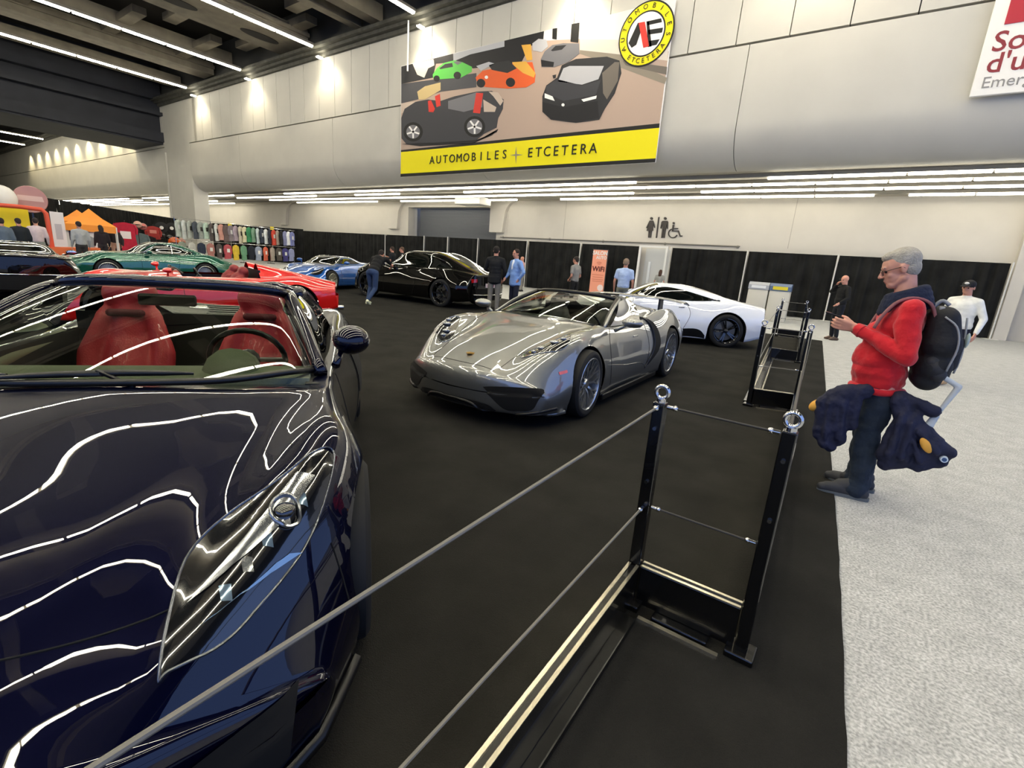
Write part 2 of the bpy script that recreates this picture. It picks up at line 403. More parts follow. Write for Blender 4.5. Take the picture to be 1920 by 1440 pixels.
descr={-42.6:'long black drape between the clothing racks and the black car',-30.4:'black drape behind the windows of the black car',-26.2:'short black drape under the left part of the roller shutter',-23.9:'short black drape under the right part of the roller shutter',-21.2:'black drape behind the two men talking by the black car',-17.3:'black drape behind the man in the grey t-shirt',-13.64:'black drape behind the orange banner',-8.5:'black drape right of the restroom doorway above the white car',-4.94:'black drape behind the grey recycling bins',-1.4:'wide black drape at the right end behind the red sweater'}
for a,c in zip(allx[:-1],allx[1:]):
    if a==-10.12: continue
    o=curtain((a+.04,YD),(c-.04,YD),2.74,'drape'); tag(o,descr[a],'drape','black drapes along the back wall')
for i,x in enumerate(allx):
    pole(x,YD-.12,2.78,['white drape pole at the left end of the back wall drapes','white drape pole just left of the black car roof','white drape pole rising over the black car rear window','white drape pole over the black car boot','white drape pole behind the head of the man in black','white drape pole beside the man in the pink shirt','white drape pole beside the man in the grey t-shirt','white drape pole at the left of the restroom doorway','white drape pole at the right of the restroom doorway','white drape pole between the white car and the bins','white drape pole above the bald man','pale drape pole at the right end of the drapes'][i])
# restroom doorway
g=G(); g.box(-10.05,-9.95,24.6,24.7,0,2.68); g.box(-8.65,-8.55,24.6,24.7,0,2.68); g.box(-10.05,-8.55,24.6,24.7,2.68,2.78); df=struct(g.build('door_4',m_white))
g=G(); g.box(-9.95,-8.65,25.36,25.39,0,2.68); struct(g.build('door_panel',mat('door_grey','#c9cac7',rough=.4),df))
g=G(); g.box(-9.72,-9.6,25.3,25.36,.6,2.0); struct(g.build('door_handle',mat('pale','#e6e8e8',rough=.4),df))
# left drapes and racks
PL=[(-26.0,1.2),(-30.3,4.6),(-33.1,7.0),(-37.1,10.1),(-41.2,13.4),(-45.3,16.6)]
dl=['black drape at the left picture edge behind the yellow booth','black drape behind the pink round sign','black drape behind the orange canopies','black drape behind the red jacket stall','black drape with helmets and hats hung on it']
for i,(a,c) in enumerate(zip(PL[:-1],PL[1:])):
    o=curtain(a,c,2.78,'drape'); tag(o,dl[i],'drape','black drapes behind the stalls')
    pole(c[0]+.1,c[1]-.15,2.8,'grey pole ending the '+dl[i])
o=curtain((-45.0,19.0),(-36.9,22.2),2.72,'drape'); tag(o,'black drape behind the long row of hanging clothes','drape')
# ================================================================ RESTROOM SYMBOL
def sig(pts,name,parent,mt,Y,y1,o=(1000,380),s=4.):
    g=G(); P=[atY(o[0]+x/s,o[1]+y/s,Y) for x,y in pts]; g.prism([(p.x,p.z) for p in P],Y,y1,'xz'); return g.build(name,mt,parent)
rs=thing('restroom_sign','dark woman, man and wheelchair restroom symbols on the white wall','sign',(-9.2,25.3,3.2))
m_ink=mat('sign_ink','#3b3531',rough=.6)
inv=Matrix.Translation((9.2,-25.3,-3.2))
def circ(cx,cy,r,n=14): return [(cx+r*math.cos(2*PI*k/n),cy+r*math.sin(2*PI*k/n)) for k in range(n)]
YS=25.395; Y2=25.34
def S(name,polys):
    g=G()
    for pts in polys:
        P=[atY(1000+x/4,380+y/4,Y2) for x,y in pts]; g.prism([(p.x+9.2,p.z-3.2) for p in P],Y2-25.3,YS-25.3,'xz')
    return g.build(name,m_ink,rs)
S('woman_symbol',[circ(885,118,10),[(872,134),(898,134),(912,185),(905,188),(895,160),(898,210),(848,210),(868,160),(852,192),(844,188)],[(863,210),(873,210),(869,262),(860,262)],[(878,210),(888,210),(882,262),(873,262)]])
S('divider_bar',[[(936,108),(944,108),(926,264),(917,264)]])
S('man_symbol',[circ(988,118,10),[(968,136),(1004,136),(1010,145),(1008,195),(1000,195),(1000,155),(994,200),(964,200),(969,155),(958,195),(951,192),(960,145)],[(965,200),(977,200),(968,264),(957,264)],[(981,200),(993,200),(983,264),(973,264)]])
arc=[(1045+36*math.cos(a),230+36*math.sin(a)) for a in [math.radians(20+k*13) for k in range(19)]]
arci=[(1045+29*math.cos(a),230+29*math.sin(a)) for a in [math.radians(20+k*13) for k in range(19)]]
S('wheelchair_symbol',[circ(1051,153,8)]+[[arc[k],arc[k+1],arci[k+1],arci[k]] for k in range(18)]+[[(1044,165),(1056,165),(1053,190),(1085,190),(1085,197),(1050,197),(1048,208),(1090,208),(1102,245),(1116,245),(1116,253),(1097,254),(1083,216),(1038,214)]])
# ================================================================ BIG BANNER
bn=thing('banner','huge banner with printed cars above a yellow strip, hung on the upper wall','banner',(-14.0,17.9,7.8))
bx,bz=14.0,-7.8
def bpoly(L,mt,g,lay,org=(730,0),s=3.4286):
    Y=17.80-.0015*lay
    P=[atY(org[0]+x/s,org[1]+y/s,17.80) for x,y in L]
    g.prism([(p.x+14.0,p.z-7.8) for p in P],Y-17.9,17.815-17.9,'xz',mt)
cols=['#b8a191','#dcd8d8','#1b1a1e','#5fc451','#e4602a','#2a2a2d','#f2e400','#c8b6a6','#e2ab45','#8f8576','#141414','#b9b9bd','#d8392f','#efe9e2','#77767a','#6f675e','#c9b27f','#4a4a4f','#f4f2ee','#d9cfc2','#3b3b40']
pm_=[mat('print_%d'%i,c,rough=.65) for i,c in enumerate(cols)]
P=[atY(730+x/3.4286,y/3.4286,17.80) for x,y in ((73,425),(1842,-12),(1709,1043),(71,1138))]
g=G(); g.prism([(p.x+14,p.z-7.8) for p in P],-.084,-.03,'xz'); g.build('backing',pm_[18],bn)
g=G(); B=lambda L,c,l: bpoly(L,c,g,l)
TL,TR=(77,428),(1838,-8); 
B([(77,428),(1838,-8),(1735,800),(75,965)],0,1)                     # ground
B([(980,205),(1838,-8),(1795,330),(1480,300),(1225,250),(985,262)],1,2) # sky
B([(1225,250),(1795,265),(1788,390),(1225,322)],19,3)
B([(1225,322),(1480,350),(1785,500),(1770,540),(1500,440),(1225,345)],9,4)
B([(1500,390),(1785,430),(1780,480),(1520,420)],15,5)
B([(740,262),(995,200),(990,260),(900,300),(850,400),(540,440),(410,400),(412,345),(740,300)],2,3)
B([(412,345),(740,262),(740,300),(520,350),(412,395)],11,4)
B([(77,428),(300,372),(410,345),(410,400),(300,410),(280,500),(77,540)],5,3)
B([(150,410),(285,380),(290,420),(250,440),(225,500),(180,480)],19,5)
B([(77,540),(290,510),(560,470),(560,560),(330,590),(180,640),(77,665)],17,4)
B([(77,665),(180,650),(130,700),(77,730)],7,5)
B([(180,590),(230,555),(330,530),(330,580),(230,640),(190,640)],16,6)   # shrub
B([(1050,185),(1080,180),(1076,255),(1048,250)],10,6); B([(1172,155),(1224,145),(1215,275),(1165,268)],10,6)
# green suv
B([(280,480),(305,440),(350,405),(420,388),(470,400),(532,430),(530,462),(460,500),(300,512),(283,505)],3,7)
B([(322,440),(360,412),(405,405),(410,430),(330,445)],5,8); B([(412,400),(440,392),(468,402),(440,418)],14,8)
B(circ(305,505,20),2,8); B(circ(438,485,24),2,8)
# orange hypercar
B([(555,500),(600,455),(680,440),(740,420),(830,400),(920,400),(940,480),(935,530),(880,562),(760,570),(620,560),(570,540)],4,7)
B([(790,400),(880,395),(940,470),(930,500),(860,470),(800,420)],8,8)
B([(640,420),(700,400),(770,390),(820,440),(760,470),(660,450)],5,8); B([(560,425),(640,398),(680,410),(590,455)],11,8)
B(circ(590,535,28),2,9); B(circ(780,530,30),2,9); B(circ(625,497,11),18,9)
# two silver cars behind
B([(920,280),(960,250),(1010,255),(1020,300),(980,335),(925,325)],11,7); B([(850,290),(910,285),(920,385),(885,390)],8,7)
B([(975,380),(1000,330),(1050,290),(1120,278),(1220,280),(1222,345),(1150,400),(1060,432),(980,430)],14,8)
B([(1040,325),(1070,295),(1140,290),(1110,320),(1050,330)],5,9); B([(975,385),(1060,400),(1055,430),(980,428)],2,9)
# black hypercar
B([(985,620),(1010,550),(1080,500),(1110,420),(1200,380),(1400,365),(1480,390),(1492,470),(1450,600),(1385,700),(1350,770),(1200,790),(1040,770),(985,720)],5,10)
B([(1085,525),(1120,440),(1160,425),(1380,425),(1345,510),(1240,545)],11,11)
B([(1000,600),(1050,620),(1065,650),(1000,630)],18,11); B([(1235,640),(1335,615),(1330,635),(1250,655)],18,11)
B([(985,655),(1120,690),(1340,650),(1350,760),(1200,785),(1040,765),(985,715)],2,11); B(circ(1118,675,10),18,12)
B([(1010,555),(1080,510),(1240,550),(1360,515),(1330,610),(1120,650),(1010,600)],20,11)
B([(1050,485),(1072,480),(1070,500),(1055,504)],5,11); B([(1370,470),(1450,400),(1480,400),(1470,520),(1400,640),(1375,600)],15,11)
# dark roadster
B([(78,760),(100,700),(170,655),(250,640),(330,650),(420,620),(560,590),(660,585),(735,640),(730,700),(700,760),(690,820),(610,860),(560,900),(300,920),(110,925),(80,890)],20,12)
B([(380,650),(560,595),(600,600),(600,690),(480,720),(380,700)],14,13); B([(560,598),(605,600),(585,730),(540,725)],12,14); B([(640,590),(700,595),(735,650),(715,680),(670,620)],7,14)
B([(250,650),(270,645),(295,700),(285,722),(255,720)],12,14); B([(295,620),(325,605),(332,680),(305,690)],12,14)
B([(605,640),(690,690),(680,720),(610,720)],7,13)
for cx in (155,550):
    B(circ(cx,848 if cx<300 else 815,68 if cx>300 else 62,20),10,14); B(circ(cx,848 if cx<300 else 815,50 if cx>300 else 44,20),14,15)
    for k in range(5):
        a=2*PI*k/5+.3; cy=848 if cx<300 else 815; R=46 if cx>300 else 42
        B([(cx+6*math.sin(a),cy-6*math.cos(a)),(cx+R*math.cos(a-.12),cy+R*math.sin(a-.12)),(cx+R*math.cos(a+.12),cy+R*math.sin(a+.12)),(cx-6*math.sin(a),cy+6*math.cos(a))],18,16)
B([(85,925),(300,918),(560,900),(690,850),(700,830),(660,870),(540,920),(200,940)],2,12)
g.build('car_photo_print',pm_,bn)
g=G(); B=lambda L,c,l: bpoly(L,c,g,l)
B([(75,965),(1737,793),(1735,822),(75,980)],10,3); B([(75,978),(1735,822),(1712,1018),(73,1118)],6,4); B([(73,1118),(1712,1018),(1708,1042),(72,1137)],10,3)
g.build('yellow_strip',pm_,bn)
def btext(s,px,py,size,mt,ext=.01,sp=1.4,bold=0.):
    p=atY(px,py,17.78); return text('lettering',s,size,mt,bn,(p.x+14.0,17.78-17.9,p.z-7.8),ext=ext,space=sp,bold=bold)
for word,x0,y0,x1,y1,sz in (('AUTOMOBILES',810,301,946,290,.50),('ETCETERA',994,287,1112,279,.52)):
    P0=atY(x0,y0,17.78); P1=atY(x1,y1,17.78)
    for q,ch in enumerate(word):
        p=P0.lerp(P1,q/(len(word)-1)); text('letter',ch,sz,pm_[10],bn,(p.x+14.0,17.78-17.9,p.z-7.8),ext=.01)
g=G(); B=lambda L,c,l: bpoly(L,c,g,l)
B([(815,940),(820,990),(860,995),(820,1002),(815,1055),(810,1002),(775,998),(810,992)],9,8)
g.build('star_mark',pm_,bn)
# round badge
ce=atY(1211,64,17.8); R=1.0
g=G()
def disc(r,c,l):
    P=[(ce.x+14+r*math.cos(2*PI*k/48),ce.z-7.8+r*1.0*math.sin(2*PI*k/48)) for k in range(48)]; g.prism(P,-.12-.004*l,-.10,'xz',c)
disc(R,10,0); disc(R*.95,6,1); disc(R*.70,10,2); disc(R*.65,18,3)
def bd(L,c,l):
    P=[atY(730+x/3.4286,y/3.4286,17.8) for x,y in L]; g.prism([(p.x+14,p.z-7.8) for p in P],-.12-.004*l,-.1,'xz',c)
bd([(1600,150),(1640,145),(1590,290),(1560,310),(1540,280)],10,4); bd([(1660,140),(1750,120),(1755,145),(1662,165)],10,4); bd([(1665,195),(1762,180),(1755,212),(1668,225)],10,4); bd([(1672,265),(1740,255),(1720,290),(1675,300)],10,4); bd([(1655,140),(1672,140),(1688,300),(1665,305)],10,4)
bd([(1605,150),(1645,142),(1672,300),(1635,310)],12,5)
g.build('round_badge',pm_,bn)
def arctext(s,r,a0,a1,size):
    n=len(s)
    for k,ch in enumerate(s):
        a=math.radians(a0+(a1-a0)*k/(n-1)); p=(ce.x+14+r*math.cos(a),-.145,ce.z-7.8+r*math.sin(a))
        up=a-PI/2 if a1<a0 else a+PI/2
        o=text('letter',ch,size,pm_[10],bn,p,rot=(PI/2,-up if True else 0,0),ext=.004)
        o.rotation_euler=Matrix.Rotation(-up,3,'Y').to_4x4().to_3x3().to_euler() if False else (PI/2,0,0)
        o.matrix_local=Matrix.Translation(p)@Matrix.Rotation(-up,4,'Y')@Matrix.Rotation(PI/2,4,'X')
arctext('AUTOMOBILES',R*.825,205,-10,.22); arctext('ETCETERA',R*.825,232,325,.22)
for (px,h) in ((766,0),):
    p=atY(766,30,17.6); g=G(); g.tube([(p.x,17.6,9.9),(p.x,17.6,12.0)],.04,6); tag(g.build('hanging_cable',m_white),'thin white cable hanging from the ceiling edge above the banner','cable')
# ================================================================ EXIT SIGN
ex=thing('exit_sign','white emergency exit board with red square, cut by the right picture edge','sign',(1.0,17.85,6.4))
g=G(); g.box(0.0,3.1,-.10,0,0,3.1,bev=.015); g.build('board',mat('board_white','#efece6',rough=.35),ex)
g=G(); g.box(.28,2.6,-.115,-.1,1.55,3.0); g.build('red_field',mat('sign_red','#b3162f',rough=.4),ex)
mr_=mat('sign_red_text','#8e2b33',rough=.5)
text('lettering','Sortie',.62,mr_,ex,(.16,-.104,1.17),align='LEFT',bold=.006); text('lettering',"d'urgence",.62,mr_,ex,(.16,-.104,.70),align='LEFT',bold=.006)
text('lettering','Emergency exit',.36,mat('sign_grey','#8f8c88',rough=.5),ex,(.16,-.104,.28),align='LEFT')
# ================================================================ WIFI BANNER
wf=thing('wifi_banner','tall orange roll-up banner reading WiFi in front of the black drapes','banner',(-12.05,24.3,0))
g=G(); g.box(-.42,.42,-.02,0,.06,2.42); g.build('print_panel',mat('wifi_orange','#f0a184',rough=.5),wf)
g=G(); g.box(-.46,.46,-.1,.1,0,.06,bev=.01); g.box(-.44,.44,-.03,.01,2.42,2.46); g.box(.42,.46,-.02,.02,.05,2.44); g.build('stand',mat('stand_dark','#4a4544',rough=.4),wf)
text('lettering','WiFi',.36,mat('wifi_ink','#5d1a16',rough=.5),wf,(0,-.025,1.42),bold=.012,space=1.05)
text('lettering','SALON',.27,m_white,wf,(0,-.025,2.25),bold=.008); text('lettering','AUTO',.22,m_white,wf,(.1,-.025,2.02),bold=.006)
g=G()
for z,w_ in ((1.12,.34),(1.0,.3),(.88,.34),(.78,.3)): g.box(-w_,w_,-.026,-.02,z-.012,z+.012)
g.build('small_print',mat('wifi_line','#c46a50',rough=.5),wf)
g=G(); g.lathe([(.001,-.03),(.17,-.03),(.17,-.02)],'y',24,(.22,0,.45)); g.build('round_logo',mat('wifi_pale','#ecd9d4',rough=.5),wf)
for r_ in (.10,.16,.22):
    g=G(); g.tube([(r_*math.cos(a),-.024,1.58+r_*math.sin(a)) for a in [math.radians(50+k*10) for k in range(9)]],.012,5); g.build('wave_mark',mat('wifi_line'),wf)
# ================================================================ BINS, BENCH, TABLE
bi=thing('recycling_bin','pale grey double recycling bin with blue and yellow label in front of the drapes','bin',(-3.15,21.2,0),.06)
for s,nm_ in ((-1,'body'),(1,'body')):
    g=G(); g.box(s*.37-.35,s*.37+.35,-.35,.35,0,1.15,bev=.03); autosmooth(g.build(nm_,mat('bin_grey','#cfcbbd',rough=.5),bi))
for s in (-1,1):
    g=G(); g.prism([(-.37,1.15),(-.37,1.32),(-.2,1.42),(.37,1.42),(.37,1.15)],s*.37-.36,s*.37+.36,'yz'); tag(g.build('lid',mat('bin_lid','#a9abb0',rough=.4) if s<0 else mat('bin_blue','#5d6f8d',rough=.4),bi),'blue lid' if s>0 else 'grey lid')
g=G(); g.box(.12,.62,-.385,-.372,1.19,1.31); g.build('label',mat('bin_yellow','#e3cf2c',rough=.4),bi)
g=G(); g.box(-.62,-.12,-.385,-.372,1.2,1.3); g.build('slot',mat('pale'),bi)
# ================================================================ BARRIER FENCE
m_trim=mat('barrier_trim','#d9d2bc',rough=.18,metal=.9); m_cable=mat('cable_grey','#6f6c65',rough=.45,metal=.2)
m_bk=mat('barrier_black','#0a0a0a',rough=.22,coat=.4)
def post(x,y,rz,lab,sides):
    t=thing('barrier_post',lab,'post',(x,y,.012),rz,'black posts of the display fence')
    g=G(); g.box(-.025,.025,-.025,.025,0,.97,bev=.005); g.build('shaft',m_bk,t)
    g=G(); g.box(-.055,.055,-.055,.055,0,.03,bev=.006); g.build('foot',m_bk,t)
    g=G(); g.tube([(.0,.0,.965),(0,0,.985)],.02,10); g.tube([(.026*math.cos(a),0,1.012+.026*math.sin(a)) for a in [2*PI*k/16 for k in range(16)]],.0085,8,closed=True); autosmooth(g.build('ring',m_chrome,t),60)
    for (dx,dy) in sides:
        g=G(); g.tube([(dx*.03,dy*.03,.955),(dx*.06,dy*.06,.955)],.009,10); g.sph((dx*.062,dy*.062,.955),.0125,10); autosmooth(g.build('clamp',m_chrome,t),60)
        g=G(); g.tube([(dx*.03,dy*.03,.50),(dx*.06,dy*.06,.50)],.008,10); g.sph((dx*.060,dy*.060,.50),.011,10); autosmooth(g.build('clamp',m_chrome,t),60)
    g=G(); g.lathe([(.001,-.034),(.008,-.034),(.008,-.028)],'y',10,(0,0,.86)); g.lathe([(.001,-.034),(.008,-.034),(.008,-.028)],'y',10,(0,0,.62)); g.build('screw',m_chrome,t)
    return t
A0,A1,B1,C1,D0,F0,F1,G1,G0=(-.50,-1.1),(-.605,1.93),(-.13,1.94),(-.46,6.45),(-.92,6.30),(-1.37,10.62),(-.86,10.66),(-1.32,15.35),(-1.9,15.3)
def seg(p,q,lab,trim=True,cab=None):
    cab=cab or m_cable
    L=math.hypot(q[0]-p[0],q[1]-p[1]); rz=math.atan2(q[1]-p[1],q[0]-p[0])
    t=thing('barrier_section',lab,'barrier',(p[0],p[1],.012),rz,'low black barrier sections of the display fence')
    g=G(); g.box(.03,L-.03,-.022,.022,.03,.215,bev=.004); g.build('kick_panel',m_bk,t)
    if trim:
     g=G(); g.box(.03,L-.03,-.025,-.011,.2155,.221); g.box(.03,L-.03,.011,.025,.2155,.221); g.build('top_trim',m_trim,t)
    fw_=.07 if trim else .028
    g=G(); g.box(.12,L-.12,-fw_,fw_,.0,.03,bev=.006); g.build('foot_rail',m_bk,t)
    if trim: g=G(); g.box(.07,L-.07,-.10,-.078,.0,.018); g.build('foot_trim',m_trim,t)
    for z in (.955,.50):
        g=G(); g.tube([(.07,0,z),(L-.07,0,z)],.005,8); g.build('cable',cab,t)
    return t
dirn=lambda p,q:((q[0]-p[0])/math.hypot(q[0]-p[0],q[1]-p[1]),(q[1]-p[1])/math.hypot(q[0]-p[0],q[1]-p[1]))
seg(A1,A0,'nearest low black barrier section running from the front post to the picture bottom')
seg(A1,B1,'short barrier section joining the two nearest posts',True,mat('cable_dark','#2c2a27',rough=.5))
seg(B1,C1,'barrier section receding from the nearest right post towards the red sweater',False,mat('cable_dark'))
seg(D0,C1,'short black cross section of the fence beyond the second cable gap')
seg(D0,F0,'barrier section receding on the left side beside the white car')
seg(F0,F1,'short black cross section level with the white car rear wheel')
seg(F1,G1,'far barrier section receding on the right towards the bald man',False,mat('cable_dark'))
seg(G0,G1,'farthest short cross section in front of the bins')
post(*A1,0,'black fence post with chrome ring right of the silver car front wheel',[(1,0),dirn(A1,A0)])
post(*B1,0,'nearest right fence post with a large chrome ring beside the navy coat',[(-1,0),dirn(B1,C1)])
post(*C1,0,'black fence post in front of the red sweater man, at the second cross section',[(-1,0),dirn(C1,B1)])
post(*D0,0,'black fence post at the left end of the second cross section',[(1,0),dirn(D0,F0)])
post(*F0,0,'black fence post beside the tail of the white car',[(1,0),dirn(F0,D0)])
post(*F1,0,'black fence post between the white car and the bald man',[(-1,0),dirn(F1,G1)])
post(*G1,0,'farthest right black fence post near the bald man',[(-1,0)])
post(*G0,0,'farthest left black fence post in front of the bins',[(1,0)])
post(*A0,0,'black fence post behind the photographer',[dirn(A0,A1)])
# ================================================================ CARS: library
m_glassd=mat('glass_dark','#0b0f0c',rough=.03,coat=1,spec=.8)
def thin_glass(name,tint,ior=1.5,rough=0.):
    M=bpy.data.materials.new(name); M.use_nodes=True; nt=M.node_tree; nt.nodes.clear()
    o=nt.nodes.new('ShaderNodeOutputMaterial'); mx=nt.nodes.new('ShaderNodeMixShader'); tr=nt.nodes.new('ShaderNodeBsdfTransparent'); gl=nt.nodes.new('ShaderNodeBsdfGlossy'); fr=nt.nodes.new('ShaderNodeFresnel')
    tr.inputs['Color'].default_value=tuple(tint)+(1,); gl.inputs['Roughness'].default_value=rough; fr.inputs['IOR'].default_value=ior
    nt.links.new(fr.outputs[0],mx.inputs[0]); nt.links.new(tr.outputs[0],mx.inputs[1]); nt.links.new(gl.outputs[0],mx.inputs[2]); nt.links.new(mx.outputs[0],o.inputs[0])
    MATS[name]=M; return M
m_glass=thin_glass('glass_clear',(.80,.87,.78)); m_glass_side=thin_glass('glass_side',(.35,.40,.36),1.7)
m_rub=mat('rubber','#121212',rough=.75); m_plast=mat('plastic_black','#0d0d0e',rough=.35); m_gap=mat('gap_black','#020202',rough=.9)
m_lens=mat('lens',(.9,.93,.95,1),rough=.02,trans=1,ior=1.25,alpha=.35,coat=1)
m_lampin=mat('lamp_inner','#9a9da0',rough=.15,metal=.9); m_red=mat('tail_red','#a80f12',rough=.1,coat=1)
m_disc=mat('brake_disc','#77736c',rough=.35,metal=.8)
class Body:
    def __init__(s,sp):
        s.sp=sp; s.f={k:pchip(v if isinstance(v,list) else [(0,v)]) for k,v in sp['c'].items()}
        s.xf,s.xr=sp['x']
    def pts(s,x):
        f={k:fn(x) for k,fn in s.f.items()}
        w,zw,zb=f['w'],f['zw'],f['zb']
        return [(0,zb+.01),(w*.86,zb),(w*.975,zb+(zw-zb)*.22),(w,zw),(f['ws'],f['zs']),(f['w5'],f['z5']),(f['w6'],f['z6']),(0,f['zc'])]
    def shift(s,x,y,z):
        sp=s.sp; d=0
        kf,xf0=sp.get('kf',(.35,1.2)); kr,xr0=sp.get('kr',(.18,-1.5)); W=.97
        if x>xf0: t=(x-xf0)/(s.xf-xf0); d-=kf*t**1.3*abs(y/W)**2.4; d-=sp.get('rf',0)*t*t*(z-.45)
        if x<xr0: t=(xr0-x)/(xr0-s.xr); d+=kr*t**1.3*abs(y/W)**2.4; d+=sp.get('rr',0)*t*t*(z-.6)
        return x+d
    def half(s,x,K=(2,2,5,6,5,6,6)):
        P=s.pts(x); Q=[(-P[1][0],P[1][1])]+P+[(-P[6][0],P[6][1])]
        out=[];jj=[]
        for i in range(7):
            p0,p1,p2,p3=Q[i],Q[i+1],Q[i+2],Q[i+3]
            for k in range(K[i]+(1 if i==6 else 0)):
                t=k/K[i]
                q=[.5*(2*b+(c-a)*t+(2*a-5*b+4*c-d)*t*t+(-a+3*b-3*c+d)*t**3) for a,b,c,d in zip(p0,p1,p2,p3)]
                if i==0: q=[p1[0]+(p2[0]-p1[0])*t,p1[1]+(p2[1]-p1[1])*t]
                q[0]=max(q[0],0); out.append(q); jj.append(i+t)
        return out,jj
    def grid(s,NX=130):
        xs=[]
        for k in range(NX+1):
            t=k/NX; e=.5-.5*math.cos(PI*t); t=.55*t+.45*e; xs.append(s.xf+(s.xr-s.xf)*t)
        rows=[]
        for x in xs:
            h,jj=s.half(x)
            full=[(y,z) for y,z in h]+[(-y,z) for y,z in h[-2:0:-1]]
            rows.append([(s.shift(x,y,z),y,z) for y,z in full])
        J=jj+[jj[k] for k in range(len(jj)-2,0,-1)]
        return xs,rows,J
def body_mesh(B,name,mats,parent):
    sp=B.sp; xs,rows,J=B.grid(); n=len(rows[0]); V=[];F=[];I=[]
    for r in rows: V+=r
    cut=sp.get('cut',[])
    def cz(k): return (xs[k]+xs[k+1])/2
    for k in range(len(xs)-1):
        for j in range(n):
            j2=(j+1)%n; jm=(J[j]+J[j2])/2 if abs(J[j]-J[j2])<1.5 else max(J[j],J[j2]) if False else (J[j]+J[j2])/2
            x=cz(k); skip=False
            for (xa,xb,jlo) in cut:
                if xa<x<xb and jm>jlo: skip=True
            if skip: continue
            F.append((k*n+j,(k+1)*n+j,(k+1)*n+j2,k*n+j2)); I.append(1 if jm<1.0 else 0)
    # end caps
    def cap(row,sgn,bul):
        h=n//2; zz=[p[2] for p in row]; zm=(min(zz)+max(zz))/2; rings=[]
        for t in (0,.008,.03,.07,.13,.22,.35,.55,.78,1.0):
            k=len(V)
            for p in row: V.append((p[0]+sgn*bul*math.sqrt(1-(1-t)**2)*(1-.6*abs(p[1])),p[1]*(1-.015*t),p[2]+(zm-p[2])*t))
            rings.append(k)
        for a,b in zip(rings[:-1],rings[1:]):
            for j in range(n):
                j2=(j+1)%n; F.append((a+j,a+j2,b+j2,b+j) if sgn>0 else (a+j,b+j,b+j2,a+j2)); I.append(0)
    cap(rows[0],1,sp.get('bulf',.05)); cap(rows[-1],-1,sp.get('bulr',.03))
    used=sorted({a for f in F for a in f}); mp={a:k for k,a in enumerate(used)}
    V=[V[a] for a in used]; F=[tuple(mp[a] for a in f) for f in F]
    o=mk(name,V,F,mats,parent,True,I)
    bm=bmesh.new(); bm.from_mesh(o.data); bmesh.ops.remove_doubles(bm,verts=bm.verts,dist=.0015); 
    for (ax,az,R) in sp['arch']:
        for sd in (1,-1):
            n_=22
            for q in range(n_+1):
                a=PI*q/n_; no=Vector((math.cos(a),0,math.sin(a))); co=Vector((ax,0,az))+no*R
                fs=[f for f in bm.faces if f.calc_center_median().y*sd>.45 and math.hypot(f.calc_center_median().x-ax,f.calc_center_median().z-az)<R+.12 and (f.calc_center_median()-co).length<9]
                tn=Vector((-no.z,0,no.x)); 
                fs=[f for f in fs if abs((f.calc_center_median()-co).dot(tn))<.16 or (q in (0,n_) and f.calc_center_median().z<az+.05)]
                ge=set(fs)
                for f in fs: ge.update(f.edges); ge.update(f.verts)
                bmesh.ops.bisect_plane(bm,geom=list(ge),plane_co=co,plane_no=no,dist=.0004)
            dl=[]
            for f in bm.faces:
                c=f.calc_center_median()
                if c.y*sd<=.5: continue
                dx,dz=c.x-ax,c.z-az
                ins=abs(dx)<R if dz<0 else all(dx*math.cos(PI*q/n_)+dz*math.sin(PI*q/n_)<R+1e-4 for q in range(n_+1))
                if ins: dl.append(f)
            bmesh.ops.delete(bm,geom=dl,context='FACES')
    bmesh.ops.recalc_face_normals(bm,faces=bm.faces)
    bm.to_mesh(o.data); bm.free()
    o.data.polygons.foreach_set('use_smooth',[True]*len(o.data.polygons))
    B.bvh=BVHTree.FromPolygons([v.co for v in o.data.vertices],[tuple(p.vertices) for p in o.data.polygons]); B.obj=o
    # inner wheel housings
    for (ax,az,R) in sp['arch']:
        for s_ in (-1,1):
            g=G(); W0=B.f['w'](ax)-.09; n_=20
            V2=[];F2=[]
            for k in range(n_+1):
                a=-.5+(PI+1.0)*k/n_; x=ax+R*1.0*math.cos(a); z=max(.10,az+R*1.0*math.sin(a))
                V2+=[(x,s_*W0,z),(x,s_*(W0-.36),z)]
            for k in range(n_): F2.append((2*k,2*k+2,2*k+3,2*k+1))
            F2.append(tuple(2*k+1 for k in range(n_+1))); g.add(V2,F2)
            g.build('wheel_housing',m_gap,parent)
    return o
DIRS={'L':(0,-1,0),'R':(0,1,0),'T':(0,0,-1),'F':(-1,0,0),'B':(1,0,0)}
def hit(B,P,d,off):
    d=Vector(d).normalized()
    co,no,_,_=B.bvh.ray_cast(P-d*4,d)
    if co is None: co,no,_,_=B.bvh.find_nearest(P)
    if no.dot(d)>0: no=-no
    return co+no*off
def to3(view,u,v):
    return {'L':Vector((u,0,v)),'R':Vector((u,0,v)),'T':Vector((u,v,0)),'F':Vector((0,u,v)),'B':Vector((0,u,v))}[view]
